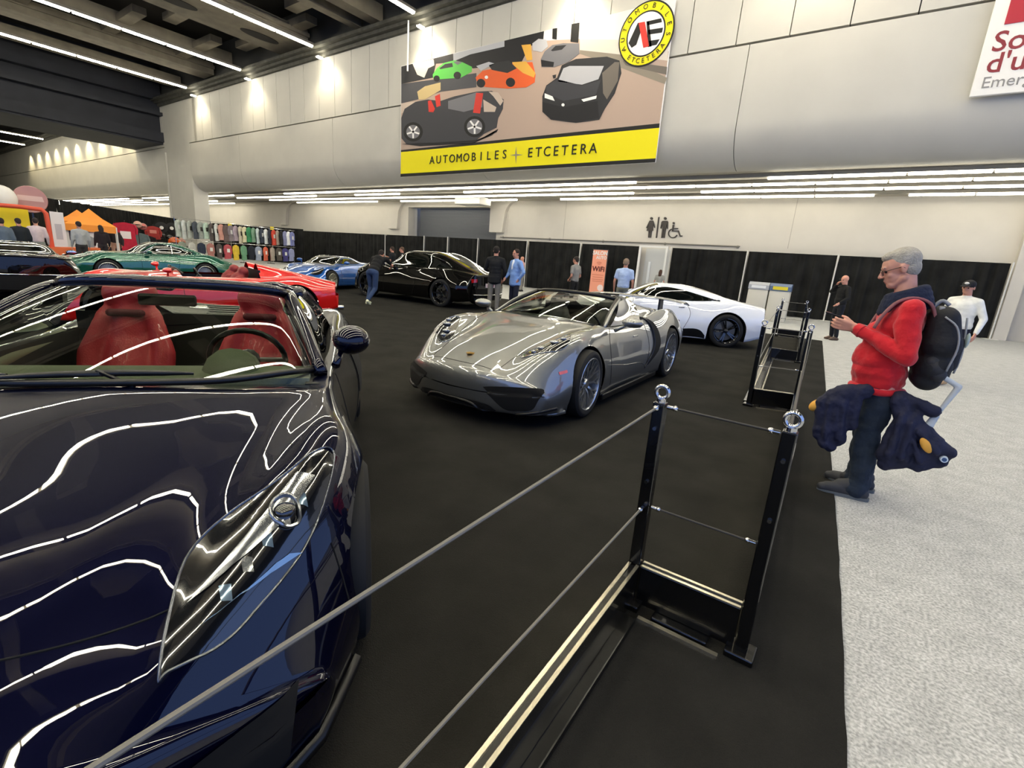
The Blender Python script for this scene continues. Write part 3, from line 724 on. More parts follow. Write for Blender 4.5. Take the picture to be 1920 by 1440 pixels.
def patch(B,name,A,C,mt,parent,view='L',n=24,m=8,off=.004,mirror=False,d=None,thick=0.):
    "skin panel between two curves laid on the body"
    A=catmull([tuple(a) for a in A],n); C=catmull([tuple(a) for a in C],n)
    for sgn in ((1,-1) if mirror else (1,)):
        g=G(); V=[];F=[]
        for k in range(n):
            for j in range(m+1):
                t=j/m; u=A[k][0]+(C[k][0]-A[k][0])*t; v=A[k][1]+(C[k][1]-A[k][1])*t
                dd=Vector(d or DIRS[view]); P=to3(view,u,v); p=hit(B,P,dd,off)
                if sgn<0: p.y=-p.y
                V.append(p)
        for k in range(n-1):
            for j in range(m):
                a=k*(m+1)+j; f=(a,a+1,a+m+2,a+m+1); F.append(f if sgn>0 else f[::-1])
        g.add(V,F); o=g.build(name,mt,parent,True)
    return o
def line(B,name,L,r,mt,parent,view='L',off=.001,mirror=False,n=30,d=None,cl=False):
    P=catmull([tuple(a) for a in L],n,cl)
    Q=[hit(B,to3(view,*p),d or DIRS[view],off) for p in P]
    for sgn in ((1,-1) if mirror else (1,)):
        g=G(); g.tube([Vector((q.x,sgn*q.y,q.z)) for q in Q],r,6,closed=cl); o=autosmooth(g.build(name,mt,parent),60)
    return o
def wheel(parent,x,y,R,rr,wd,style,m_rim,steer=0.,n=10,cal=None,simple=False):
    s=1 if y>0 else -1
    NS=40 if not simple else 24
    h=wd/2
    g=G(); g.lathe([(rr-.01,-h*.9),(rr+.02,-h),(R-.03,-h*.98),(R-.008,-h*.85),(R,-h*.55),(R,h*.55),(R-.008,h*.85),(R-.03,h*.98),(rr+.02,h),(rr-.01,h*.9)],'y',NS,close=True)
    t=autosmooth(g.build('wheel',m_rub,parent),40); t.location=(x,y-s*h,R); t.rotation_euler=(0,0,steer+(0 if s>0 else PI))
    g=G(); g.lathe([(rr,-h*.9),(rr,h*.92),(rr-.012,h*.95),(rr-.022,h*.90),(rr-.03,h*.5),(rr-.035,-h*.9)],'y',NS)
    def spoke(a,w0,w1,r0,r1,y0,y1,th=.02):
        ca,sa=math.cos(a),math.sin(a); V=[]
        for r_,w_,yy in ((r0,w0,y0),((r0+r1)/2,(w0+w1)/2*.85,(y0+y1)/2+.008),(r1,w1,y1)):
            for dy in (0,-th):
                for dw in (-w_,w_):
                    V.append((r_*ca-dw*sa,yy+dy,r_*sa+dw*ca))
        F=[(0,1,5,4),(4,5,9,8),(2,6,7,3),(6,10,11,7),(0,4,6,2),(4,8,10,6),(1,3,7,5),(5,7,11,9),(0,2,3,1),(8,9,11,10)]
        g.add(V,F)
    for k in range(n):
        a=2*PI*k/n
        if style=='Y':
            spoke(a,.012,.012,.05,rr*.55,h*.55,h*.78)
            spoke(a+.0,.009,.007,.03,rr-.02,h*.5,h*.85) if False else None
            for q in (-1,1):
                a2=a+q*.55*PI/n; p0=Vector((rr*.5*math.cos(a),0,rr*.5*math.sin(a))); p1=Vector(((rr-.015)*math.cos(a2),0,(rr-.015)*math.sin(a2)))
                dv=(p1-p0); nv=Vector((-dv.z,0,dv.x)).normalized()*.009
                V=[]
                for p,yy in ((p0,h*.76),(p1,h*.88)):
                    for dy in (0,-.018): V+=[(p-nv)+Vector((0,yy+dy,0)),(p+nv)+Vector((0,yy+dy,0))]
                g.add(V,[(0,1,5,4),(2,6,7,3),(0,4,6,2),(1,3,7,5)])
        elif style=='S': spoke(a,.035,.022,.04,rr-.015,h*.6,h*.85,.03)
        elif style=='D':
            for q in (-1,1): spoke(a+q*.12,.016,.013,.05,rr-.015,h*.6,h*.85,.022)
        elif style=='W': spoke(a,.004,.003,.03,rr-.01,h*.7,h*.4,.006)
    g.lathe([(.001,h*.70),(.045,h*.70),(.055,h*.55),(.06,h*.2)],'y',20)
    autosmooth(g.build('rim',m_rim,t),40)
    g=G(); g.lathe([(.02,.0),(rr*.78,.0),(rr*.78,-.03),(.02,-.03)],'y',24,close=True); g.build('brake_disc',m_disc,t)
    if cal and not simple:
        g=G()
        V=[];F=[]
        for k in range(7):
            a=.5+k*.12
            for r_ in (rr*.55,rr*.86):
                for yy in (-.06,.05): V.append((r_*math.cos(a),yy,r_*math.sin(a)))
        for k in range(6):
            a=k*4;b_=a+4; F+=[(a,a+1,b_+1,b_),(a+2,b_+2,b_+3,a+3),(a+1,a+3,b_+3,b_+1),(a,b_,b_+2,a+2)]
        F+=[(0,2,3,1),(24,25,27,26)]
        g.add(V,F); g.build('caliper',cal,t)
    return t
def mirror_part(parent,p,mt,stalk,size=(.10,.13,.075),rz=0.,flip=1):
    g=G(); M=Matrix.Rotation(rz,3,'Z')
    g.sph(p,size,20,M=M); V=g.V
    bp=Vector(p)
    g.V=[tuple(Vector(v) if (Vector(v)-bp).dot(M@Vector((-1,0,0)))<size[0]*.45 else Vector(v)-(M@Vector((-1,0,0)))*((Vector(v)-bp).dot(M@Vector((-1,0,0)))-size[0]*.45)) for v in V]
    g.tube([stalk,tuple(bp+Vector((0,-.5*size[1]*flip,-size[2]*.6)))],[.022,.014],8)
    o=g.build('wing_mirror',mt,parent,True); 
    g=G(); q=bp-(M@Vector((1,0,0)))*(size[0]*.46); g.sph(q,(.004,size[1]*.82,size[2]*.8),16,M=M); g.build('mirror_glass',m_chrome,o,True)
    return o
def seat(parent,x,y,mt,ztop=1.08,shell=None):
    g=G()
    # sculpted sports seat: backrest, bolsters, head part, cushion
    g.cone((x+.05,y,.55),(x-.10,y,.80),.14,.135,12); g.cone((x-.10,y,.80),(x-.17,y,ztop-.11),.12,.09,12)
    for s in (-1,1):
        g.cone((x+.10,y+s*.17,.50),(x-.03,y+s*.185,.80),.062,.060,10); g.cone((x-.03,y+s*.185,.80),(x-.12,y+s*.12,ztop-.17),.058,.042,10)
        g.cone((x+.10,y+s*.17,.36),(x+.42,y+s*.19,.38),.065,.055,10)
    g.cone((x-.16,y-.06,ztop-.06),(x-.16,y+.06,ztop-.06),.085,.085,12)
    g.cone((x+.10,y,.34),(x+.45,y,.34),.13,.12,12)
    return blob('seat',g,mt,parent,.018,5)
def steering(parent,x,y,z,mt,R=.18):
    g=G(); M=Matrix.Rotation(math.radians(-68),3,'Y')
    P=[Vector((x,y,z))+M@Vector((R*math.cos(a),R*math.sin(a),0)) for a in [2*PI*k/28 for k in range(28)]]
    g.tube(P,.015,8,closed=True)
    for a in (0,PI,-PI/2 if False else PI*1.5 if False else PI/2*3): g.tube([Vector((x,y,z)),Vector((x,y,z))+M@Vector((R*math.sin(a)*1.0,R*math.cos(a),0))],.014,6)
    g.sph((x,y,z),(.05,.06,.06),12); g.tube([(x,y,z),(x+.25,y,z-.08)],.03,8)
    return autosmooth(g.build('steering_wheel',mt,parent),60)
def sheet(name,A,C,mt,parent,n=20,m=10,bulge=0.,axis=(1,0,.3),thick=0.):
    "free curved glass between two 3D curves"
    A=catmull(A,n); C=catmull(C,n); V=[];F=[]; ax=Vector(axis)
    for k in range(n):
        for j in range(m+1):
            t=j/m; p=Vector(A[k]).lerp(Vector(C[k]),t)+ax*bulge*4*t*(1-t); V.append(p)
    for k in range(n-1):
        for j in range(m): a=k*(m+1)+j; F.append((a,a+1,a+m+2,a+m+1))
    return mk(name,V,F,mt,parent,True)
def paint(name,col,metal=.6,rough=.32,coat=1.,dark=False):
    new=name not in MATS
    M=mat(name,col,rough=rough,metal=metal,coat=coat,coatr=.012)
    if new and dark:
        b=M.node_tree.nodes['Principled BSDF']; b.inputs['Coat IOR'].default_value=1.5; b.inputs['Specular IOR Level'].default_value=.05
    return M
# ================================================================ SILVER OPEN SPORTS CAR
def silver():
    t=thing('sports_car','silver open-top sports car with wide black nose intakes in the centre of the carpet','car',(-3.08,5.62,.012),math.radians(272.3))
    P=paint('paint_silver','#7f8180',metal=.85,rough=.42); P.node_tree.nodes['Principled BSDF'].inputs['Coat IOR'].default_value=2.0
    sp=dict(x=(2.33,-2.3),kf=(.42,1.35),kr=(.15,-1.5),rf=.10,bulf=.07,
     arch=[(1.365,.345,.385),(-1.365,.355,.405)],cut=[(-.40,.80,5.0)],
     c=dict(zb=[(-2.3,.22),(-1.8,.13),(1.8,.12),(2.33,.14)],
      w=[(-2.3,.88),(-1.9,.95),(-1.36,.97),(-.8,.955),(-.2,.91),(.4,.90),(.85,.92),(1.36,.965),(1.8,.945),(2.15,.90),(2.33,.84)],
      zw=[(-2.3,.62),(-1.3,.60),(-.4,.50),(.4,.46),(1.36,.52),(2.0,.44),(2.33,.34)],
      ws=[(-2.3,.70),(-1.36,.80),(-.6,.80),(0,.80),(.8,.80),(1.36,.80),(1.9,.74),(2.33,.62)],
      zs=[(-2.3,.86),(-1.9,.93),(-1.36,.96),(-.8,.90),(-.3,.83),(.4,.79),(.9,.81),(1.30,.845),(1.7,.79),(2.05,.66),(2.33,.45)],
      w5=[(-2.3,.52),(-1.36,.60),(-.5,.66),(.8,.70),(1.1,.60),(1.5,.52),(2.33,.42)],
      z5=[(-2.3,.90),(-1.5,.93),(-.9,.90),(-.42,.86),(.4,.84),(.82,.87),(1.1,.83),(1.5,.74),(2.0,.62),(2.33,.49)],
      w6=[(-2.3,.26),(-1.3,.34),(-.5,.40),(.8,.35),(1.4,.28),(2.33,.22)],
      z6=[(-2.3,.90),(-1.6,.97),(-1.1,1.04),(-.62,1.13),(-.42,1.14),(.4,.86),(.82,.90),(1.2,.83),(1.6,.74),(2.0,.64),(2.33,.51)],
      zc=[(-2.3,.90),(-1.5,.94),(-.9,.95),(-.42,.95),(.4,.86),(.82,.91),(1.2,.835),(1.6,.745),(2.0,.64),(2.33,.515)]))
    B=Body(sp); o=body_mesh(B,'body',[P,m_plast],t)
    # nose intakes, splitter, lamps
    for s_ in (1,-1):
        patch(B,'nose_intake',[(.82*s_,.36),(.78*s_,.395),(.60*s_,.40),(.42*s_,.385),(.34*s_,.37)],[(.80*s_,.30),(.76*s_,.21),(.66*s_,.185),(.54*s_,.19),(.42*s_,.30)],m_gap,t,'F',40,14,.006)
    patch(B,'nose_slot',[(-.47,.165),(-.36,.225),(0,.24),(.36,.225),(.47,.165)],[(-.44,.15),(-.36,.165),(0,.175),(.36,.165),(.44,.15)],m_gap,t,'F',50,6,.006)
    line(B,'splitter',[(-.88,.20),(-.55,.135),(-.34,.15),(-.2,.215),(.2,.215),(.34,.15),(.55,.135),(.88,.20)],.016,m_plast,t,'F',.004,n=50)
    line(B,'lip',[(-.90,.145),(-.5,.10),(0,.10),(.5,.10),(.90,.145)],.02,P,t,'F',.01,n=50)
    for s in (1,-1):
        hb=patch(B,'headlight',[(1.98,.50*s),(1.86,.47*s),(1.60,.60*s),(1.47,.70*s)],[(1.93,.62*s),(1.80,.76*s),(1.62,.80*s),(1.47,.72*s)],mat('lamp_dark','#15171a',rough=.15,coat=1),t,'T',24,8,.004)
        g=G()
        for (lx,ly,r) in ((1.80,.60,.045),(1.70,.68,.05),(1.62,.73,.032),(1.88,.57,.03)):
            p=hit(B,Vector((lx,ly*s,0)),(0,0,-1),.004); g.sph(p,(r,r,.02),14)
        g.build('lamp_cluster',m_lampin,hb,True)
        line(B,'lamp_bezel',[(1.98,.50*s),(1.86,.47*s),(1.60,.60*s),(1.47,.70*s),(1.62,.80*s),(1.80,.76*s),(1.93,.62*s)],.005,m_lampin,hb,'T',.004,n=50,cl=True)
    patch(B,'side_marker',[(1.87,.53),(1.78,.545)],[(1.87,.505),(1.78,.52)],mat('marker_amber','#d8563c',rough=.2,coat=1),t,'L',6,3,.005,mirror=True)
    g=G(); p=hit(B,Vector((2.12,0,0)),(0,0,-1),.004); g.prism([(p.x-.045,0),(p.x-.03,.035),(p.x+.02,.035),(p.x+.045,0),(p.x+.02,-.035),(p.x-.03,-.035)],p.z-.004,p.z+.006,'xy'); g.build('badge',mat('badge_gold','#c99a46',rough=.3,metal=.8),t)
    # shut lines
    line(B,'panel_gap',[(2.2,.40),(1.9,.44),(1.5,.56),(1.0,.68),(.93,.70)],.003,m_gap,t,'T',.0,mirror=True)
    line(B,'panel_gap',[(2.24,-.38),(2.27,0),(2.24,.38)],.003,m_gap,t,'T',.0)
    line(B,'panel_gap',[(.62,.84),(.72,.7),(.78,.45),(.70,.22)],.0035,m_gap,t,'L',.0,mirror=True)
    line(B,'panel_gap',[(-.42,.86),(-.46,.6),(-.40,.25)],.0035,m_gap,t,'L',.0,mirror=True)
    # big side intake behind the door and rear flank blade
    patch(B,'side_intake',[(-.48,.92),(-.62,.80),(-.62,.55),(-.42,.30)],[(-.52,.92),(-.78,.78),(-.80,.52),(-.48,.30)],m_gap,t,'L',24,6,.005,mirror=True)
    line(B,'intake_blade',[(-.42,.93),(-.60,.80),(-.60,.55),(-.38,.28)],.012,m_plast,t,'L',.008,mirror=True)
    line(B,'door_crease',[(.9,.48),(.3,.40),(-.2,.36),(-.45,.27)],.004,P,t,'L',.0,mirror=True)
    for s in (1,-1): g=G(); g.box(-.92,.92,s*.90-.02,s*.90+.02,.085,.15,bev=.01); g.build('side_skirt',m_plast,t)
    line(B,'door_handle',[(.0,.70),(-.14,.705)],.010,P,t,'L',.006,mirror=True)
    # windscreen with frame
    bot=[(.62,.725,.865),(.86,.52,.90),(.98,0,.905),(.86,-.52,.90),(.62,-.725,.865)]
    top=[(-.02,.56,1.125),(.08,.36,1.155),(.12,0,1.165),(.08,-.36,1.155),(-.02,-.56,1.125)]
    ws=sheet('windscreen',bot,top,m_glass,t,30,12,.03)
    for s in (1,-1): g=G(); g.tube(catmull([(.66,.735*s,.85),(.35,.66*s,1.01),(-.02,.575*s,1.125)],12),[.028]*12,8); g.build('windscreen_pillar',m_plast,t,True)
    g=G(); g.tube(catmull([(a,b,c+.0) for a,b,c in top],24),.024,8); g.build('windscreen_frame',m_plast,t,True)
    for s in (1,-1): g=G(); g.tube(catmull([(.70,.75*s,.85),(.36,.68*s,1.015),(-.04,.595*s,1.13)],12),.018,8); g.build('pillar_trim',P,t,True)
    for s in (1,-1):
        gs=sheet('side_window',[(.52,.745*s,.85),(.1,.765*s,.85),(-.40,.76*s,.87)],[(.0,.60*s,1.10),(-.25,.59*s,1.12),(-.50,.57*s,1.10)],m_glass_side,t,16,8,.03,(0,s,.2))
    # black tops of the roll fairings, engine deck louvres, stacks
    for s in (1,-1):
        patch(B,'fairing_intake',[(-.43,.20*s),(-.62,.22*s)],[(-.43,.60*s),(-.62,.58*s)],m_plast,t,'T',10,8,.008)
    g=G()
    for k in range(6): g.box(-.85-k*.1,-.80-k*.1,-.2,.2,.955,.975)
    g.build('engine_louvres',m_plast,t)
    g=G()
    V=[]
    prof=[(-2.42,1.06),(-2.25,1.105),(-2.08,1.10),(-2.05,1.085),(-2.25,1.075),(-2.40,1.045)]
    n=14
    for k in range(n+1):
        y=-.86+1.72*k/n; sg=.06*(1-(y/.86)**2)
        V+=[(x+sg*.5,y,z-(.05*(abs(y)/.86)**4)) for x,z in prof]
    q=len(prof); g.add(V,[(k*q+j,(k+1)*q+j,(k+1)*q+(j+1)%q,k*q+(j+1)%q) for k in range(n) for j in range(q)]+[tuple(range(q)),tuple(n*q+j for j in reversed(range(q)))])
    autosmooth(g.build('rear_wing',P,t),50)
    for s in (1,-1): g=G(); g.prism([(-2.30,.90),(-2.12,.90),(-2.12,1.08),(-2.28,1.08)],s*.46-.015,s*.46+.015,'xz'); g.build('wing_strut',m_plast,t)
    patch(B,'tail_light',[(-.80,.78),(-.55,.80),(-.40,.79)],[(-.80,.72),(-.55,.74),(-.40,.74)],m_red,t,'B',12,4,.006); patch(B,'tail_light',[(.80,.78),(.55,.80),(.40,.79)],[(.80,.72),(.55,.74),(.40,.74)],m_red,t,'B',12,4,.006)
    # cockpit
    g=G(); g.box(-.42,.86,-.70,.70,.18,.22); g.box(-.44,-.40,-.66,.66,.2,.98); g.box(-.3,.6,-.11,.11,.2,.52,bev=.03)
    for s in (1,-1): g.box(-.42,.82,s*.70-.03,s*.70+.03,.2,.84)
    g.build('cockpit_tub',m_plast,t)
    g=G(); g.prism([(.42,.55),(.42,.78),(.50,.84),(.86,.885),(.9,.55)],-.68,.68,'xz'); autosmooth(g.build('dashboard',mat('dash_grey','#1b1c1b',rough=.6),t),30)
    for s in (1,-1): seat(t,-.12,.36*s,mat('seat_black','#161616',rough=.6),1.06)
    steering(t,.32,.36,.80,m_plast,.17)
    g=G(); g.box(.10,.13,-.10,.10,1.07,1.12,bev=.01); g.build('rear_view_mirror',m_plast,t)
    mirror_part(t,(.60,1.03,.93),P,(.62,.84,.82),(.09,.12,.055)); mirror_part(t,(.60,-1.03,.93),P,(.62,-.84,.82),(.09,.12,.055),flip=-1)
    mr_=paint('rim_silver','#b9bcc0',metal=.9,rough=.25)
    for (x,y,R,rr,st) in ((1.365,.955,.345,.275,.05),(1.365,-.955,.345,.275,.05),(-1.365,.965,.36,.288,0),(-1.365,-.965,.36,.288,0)):
        wheel(t,x,y,R,rr,.26,'Y',mr_,st,10,mat('caliper_green','#86b13a',rough=.3,coat=1) if False else m_plast)
    return t
silver()
# ================================================================ NAVY OPEN SPORTS CAR (foreground)
def navy():
    t=thing('sports_car','glossy dark navy open sports car with red seats filling the left foreground','car',(-3.06,1.085,.012),math.radians(324.3))
    P=paint('paint_navy',(.0006,.0010,.011,1),metal=.5,rough=.3,dark=True)
    sp=dict(x=(2.26,-2.28),kf=(.55,1.25),kr=(.15,-1.5),rf=.12,bulf=.07,
     arch=[(1.325,.345,.385),(-1.325,.355,.40)],cut=[(-.52,.86,5.0)],
     c=dict(zb=[(-2.28,.24),(-1.8,.13),(1.8,.12),(2.26,.13)],
      w=[(-2.28,.86),(-1.9,.95),(-1.33,.985),(-.8,.97),(-.2,.92),(.4,.90),(.85,.92),(1.33,.985),(1.7,.975),(2.0,.93),(2.26,.84)],
      zw=[(-2.28,.62),(-1.3,.62),(-.4,.55),(.4,.52),(1.33,.58),(1.8,.50),(2.26,.30)],
      ws=[(-2.28,.66),(-1.33,.82),(-.6,.82),(0,.83),(.8,.83),(1.33,.85),(1.8,.78),(2.26,.60)],
      zs=[(-2.28,.84),(-1.9,.90),(-1.33,.94),(-.8,.90),(-.3,.86),(.4,.85),(.85,.865),(1.30,.875),(1.6,.825),(1.85,.735),(2.05,.62),(2.26,.42)],
      w5=[(-2.28,.50),(-1.33,.66),(-.55,.70),(.86,.73),(1.1,.66),(1.5,.56),(2.26,.40)],
      z5=[(-2.28,.86),(-1.5,.93),(-.9,.93),(-.54,.90),(.4,.88),(.80,.885),(.86,.88),(.95,.886),(1.1,.865),(1.5,.78),(1.85,.68),(2.1,.57),(2.26,.46)],
      w6=[(-2.28,.26),(-1.3,.50),(-.55,.52),(.86,.38),(1.4,.30),(2.26,.20)],
      z6=[(-2.28,.87),(-1.7,.95),(-1.2,1.03),(-.8,1.12),(-.54,1.17),(.4,.90),(.80,.885),(.86,.890),(.90,.898),(1.02,.908),(1.12,.892),(1.5,.80),(1.85,.71),(2.1,.60),(2.26,.48)],
      zc=[(-2.28,.87),(-1.5,.93),(-.9,.94),(-.54,.94),(.4,.90),(.80,.90),(.86,.906),(.90,.914),(1.02,.925),(1.12,.913),(1.5,.82),(1.85,.73),(2.1,.61),(2.26,.485)]))
    B=Body(sp); o=body_mesh(B,'body',[P,m_plast],t)
    NB.append((B,t))
    # nose
    patch(B,'nose_intake',[(-.76,.36),(-.60,.37),(-.34,.33)],[(-.74,.20),(-.58,.17),(-.36,.18)],m_gap,t,'F',20,8,.006)
    patch(B,'nose_intake',[(.76,.36),(.60,.37),(.34,.33)],[(.74,.20),(.58,.17),(.36,.18)],m_gap,t,'F',20,8,.006)
    patch(B,'nose_intake',[(-.28,.36),(0,.37),(.28,.36)],[(-.28,.19),(0,.18),(.28,.19)],m_gap,t,'F',20,8,.006)
    line(B,'splitter',[(-.90,.17),(-.5,.13),(0,.125),(.5,.13),(.90,.17)],.020,m_plast,t,'F',.012,n=50)
    line(B,'hood_gap',[(1.935,.49),(2.03,.25),(2.06,0),(2.03,-.25),(1.935,-.49)],.003,m_gap,t,'T',.0,n=80)
    line(B,'bumper_gap',[(1.74,.40),(1.72,.50),(1.70,.60)],.003,m_gap,t,'L',.0,mirror=True)
    line(B,'door_gap',[(.55,.86),(.66,.7),(.72,.45),(.62,.22)],.0035,m_gap,t,'L',.0,mirror=True)
    line(B,'door_gap',[(-.52,.90),(-.54,.6),(-.46,.25)],.0035,m_gap,t,'L',.0,mirror=True)
    patch(B,'side_intake',[(-.58,.80),(-.80,.84),(-1.0,.80)],[(-.56,.45),(-.75,.42),(-.86,.50)],m_gap,t,'L',20,6,.005,mirror=True)
    navy_detail(B,t,P)
    # windscreen
    bot=[(.66,.745,.915),(.80,.66,.94),(.93,.40,.935),(.99,0,.945),(.93,-.40,.935),(.80,-.66,.94),(.66,-.745,.915)]
    top=[(-.06,.545,1.185),(.03,.48,1.215),(.10,.28,1.235),(.13,0,1.24),(.10,-.28,1.235),(.03,-.48,1.215),(-.06,-.545,1.185)]
    sheet('windscreen',bot,top,m_glass,t,36,14,.03)
    g=G(); g.tube(catmull([(a-.015,b,c+.008) for a,b,c in top],40),[.03]*40,10); g.build('windscreen_header',P,t,True)
    for s in (1,-1):
        g=G(); g.tube(catmull([(.70,.765*s,.90),(.36,.675*s,1.05),(.06,.59*s,1.165),(-.08,.56*s,1.19)],16),.032,10); g.build('windscreen_pillar',P,t,True)
        g=G(); g.tube(catmull([(.62,.735*s,.925),(.32,.645*s,1.065),(.0,.55*s,1.18)],14),.016,8); g.build('pillar_seal',m_plast,t,True)
    g=G(); g.tube(catmull([(a+.02,b*.98,c-.005) for a,b,c in bot],40),.014,8); g.build('screen_base_trim',m_plast,t,True)
    # wipers
    for (y0,y1,x0,x1) in ((.30,-.30,.93,.99),(-.28,-.74,.95,.76)):
        g=G(); pts=[(x0+(x1-x0)*k/6+.05*math.sin(PI*k/6)*.3,y0+(y1-y0)*k/6,.955+.012*math.sin(PI*k/6)-(.03 if y1<-.5 else 0)*k/6) for k in range(7)]
        g.tube(pts,[.006,.011,.013,.013,.013,.011,.006],6); g.tube([(1.0,(y0+y1)/2+.12,.92),(pts[3][0],pts[3][1],pts[3][2]+.01)],.009,6); autosmooth(g.build('wiper',m_plast,t),60)
    # flying buttress glass & roll hoops
    for s in (1,-1):
        g=G(); g.cone((-.50,s*.56,1.16),(-.62,s*.40,1.19),.05,.045,12); g.cone((-.62,s*.40,1.19),(-.62,s*.22,1.17),.045,.04,12); g.cone((-.56,s*.56,1.16),(-1.2,s*.66,.97),.055,.03,12)
        blob('roll_hoop',g,P,t,.012,4)
        sheet('side_window',[(.50,.76*s,.90),(.1,.78*s,.90),(-.50,.775*s,.92)],[(-.05,.60*s,1.15),(-.28,.59*s,1.17),(-.52,.58*s,1.16)],m_glass_side,t,16,8,.03,(0,s,.2))
    g=G()
    for k in range(5): g.box(-1.0-k*.12,-.94-k*.12,-.3,.3,.935,.955)
    g.build('engine_louvres',m_plast,t)
    # cockpit
    g=G(); g.box(-.56,.9,-.72,.72,.18,.22); g.box(-.58,-.53,-.70,.70,.2,1.0); g.box(-.4,.6,-.12,.12,.2,.55,bev=.03)
    for s in (1,-1): g.box(-.54,.84,s*.735-.03,s*.735+.03,.2,.885)
    g.build('cockpit_tub',mat('tub_olive','#22251f',rough=.7),t)
    g=G(); g.prism([(.42,.55),(.40,.80),(.46,.88),(.62,.90),(.80,.90),(.84,.6)],-.72,.72,'xz'); autosmooth(g.build('dashboard',mat('dash_olive_reflect','#6a705e',rough=.75,bump=.2,bscale=150),t),30)  # olive brightened, the reflection over the dash is put into its colour
    g=G(); g.cone((.42,.37,.86),(.62,.37,.88),.09,.12,14); autosmooth(g.build('instrument_hood',mat('dash_olive_reflect'),t),60)
    g=G(); g.sph((.375,.37,.86),(.02,.055,.04),14); g.build('instrument_screen',mat('screen_pale','#c9d8a8',rough=.3),t,True)
    g=G(); g.tube(catmull([(-.45,-.745,.86),(.1,-.73,.84),(.45,-.72,.80)],10),.035,8); g.build('door_card_roll',mat('dash_pale','#9aa084',rough=.7),t,True)
    m_seat=mat('seat_red','#a3262d',rough=.55,bump=.15,bscale=120,coat=.1)
    seat(t,-.20,.36,m_seat,1.19); seat(t,-.20,-.345,m_seat,1.19)
    for s in (1,-1):
        g=G(); yy=.36 if s>0 else -.345; g.cone((-.262,yy-.075,1.03),(-.262,yy+.075,1.03),.022,.022,10); g.build('harness_slot',mat('slot_dark','#4a0f14',rough=.8),t,True)
    steering(t,.22,.37,.86,m_plast,.185)
    g=G(); g.box(.14,.17,-.13,.13,1.13,1.19,bev=.012); g.build('rear_view_mirror',m_plast,t)
    mirror_part(t,(.50,.905,1.03),P,(.62,.83,.92),(.10,.095,.075),-.1); mirror_part(t,(.50,-.905,1.03),P,(.62,-.83,.92),(.10,.095,.075),.1,-1)
    mr_=paint('rim_dark','#3a3b3e',metal=.9,rough=.3)
    for (x,y,R,rr) in ((1.325,.965,.345,.26),(1.325,-.965,.345,.26),(-1.325,.975,.355,.27),(-1.325,-.975,.355,.27)):
        wheel(t,x,y,R,rr,.26,'D',mr_,0,5,m_red)
    return t
NB=[]
HLI=[]  # inner edge, HLO outer edge of the left headlamp in (x,y) seen from above
def navy_detail(B,t,P):
    hi=[(2.057,.491),(1.935,.485),(1.804,.493),(1.70,.56),(1.61,.695),(1.50,.80)]
    ho=[(2.05,.506),(1.996,.598),(1.90,.68),(1.78,.76),(1.65,.816),(1.50,.845)]
    for s in (1,-1):
        hb=patch(B,'headlight',[(a,b*s) for a,b in hi],[(a,b*s) for a,b in ho],mat('lamp_dark2','#0c0d10',rough=.12,coat=1),t,'T',30,10,.004)
        line(B,'lamp_bezel',[(a,b*s) for a,b in hi]+[(a,b*s) for a,b in ho[::-1]],.004,mat('lamp_rim','#6d7076',rough=.2,metal=.8),hb,'T',.004,n=70,cl=True)
        patch(B,'lamp_blade',[(1.93,.52*s),(1.78,.63*s),(1.60,.74*s)],[(1.90,.56*s),(1.76,.70*s),(1.60,.79*s)],m_lampin,hb,'T',20,5,.009)
        patch(B,'lamp_blade',[(1.98,.55*s),(1.90,.64*s),(1.80,.73*s)],[(1.96,.575*s),(1.88,.665*s),(1.78,.76*s)],mat('lamp_blue','#8ea6b5',rough=.1,metal=.7),hb,'T',20,4,.009)
        line(B,'projector_ring',[(1.715+.040*math.cos(a),(.715+.036*math.sin(a))*s) for a in [2*PI*k/12 for k in range(12)]],.006,m_lampin,hb,'T',.012,n=36,cl=True)
        g=G(); p=hit(B,Vector((1.715,.715*s,0)),(0,0,-1),.002); g.sph(p,(.034,.032,.02),18); g.build('projector',mat('lamp_dark2'),hb,True)
        for q in range(5):
            t0=q/5; x0=1.93-.30*t0; y0=.60+.20*t0
            patch(B,'lamp_glint',[(x0,(y0-.01)*s),(x0-.03,(y0-.02)*s)],[(x0-.004,(y0+.014)*s),(x0-.034,(y0+.006)*s)],m_lampin if q%2 else mat('lamp_blue'),hb,'T',5,4,.0045)  # row of small patches, blue reflections in the lamp painted as colour
navy()
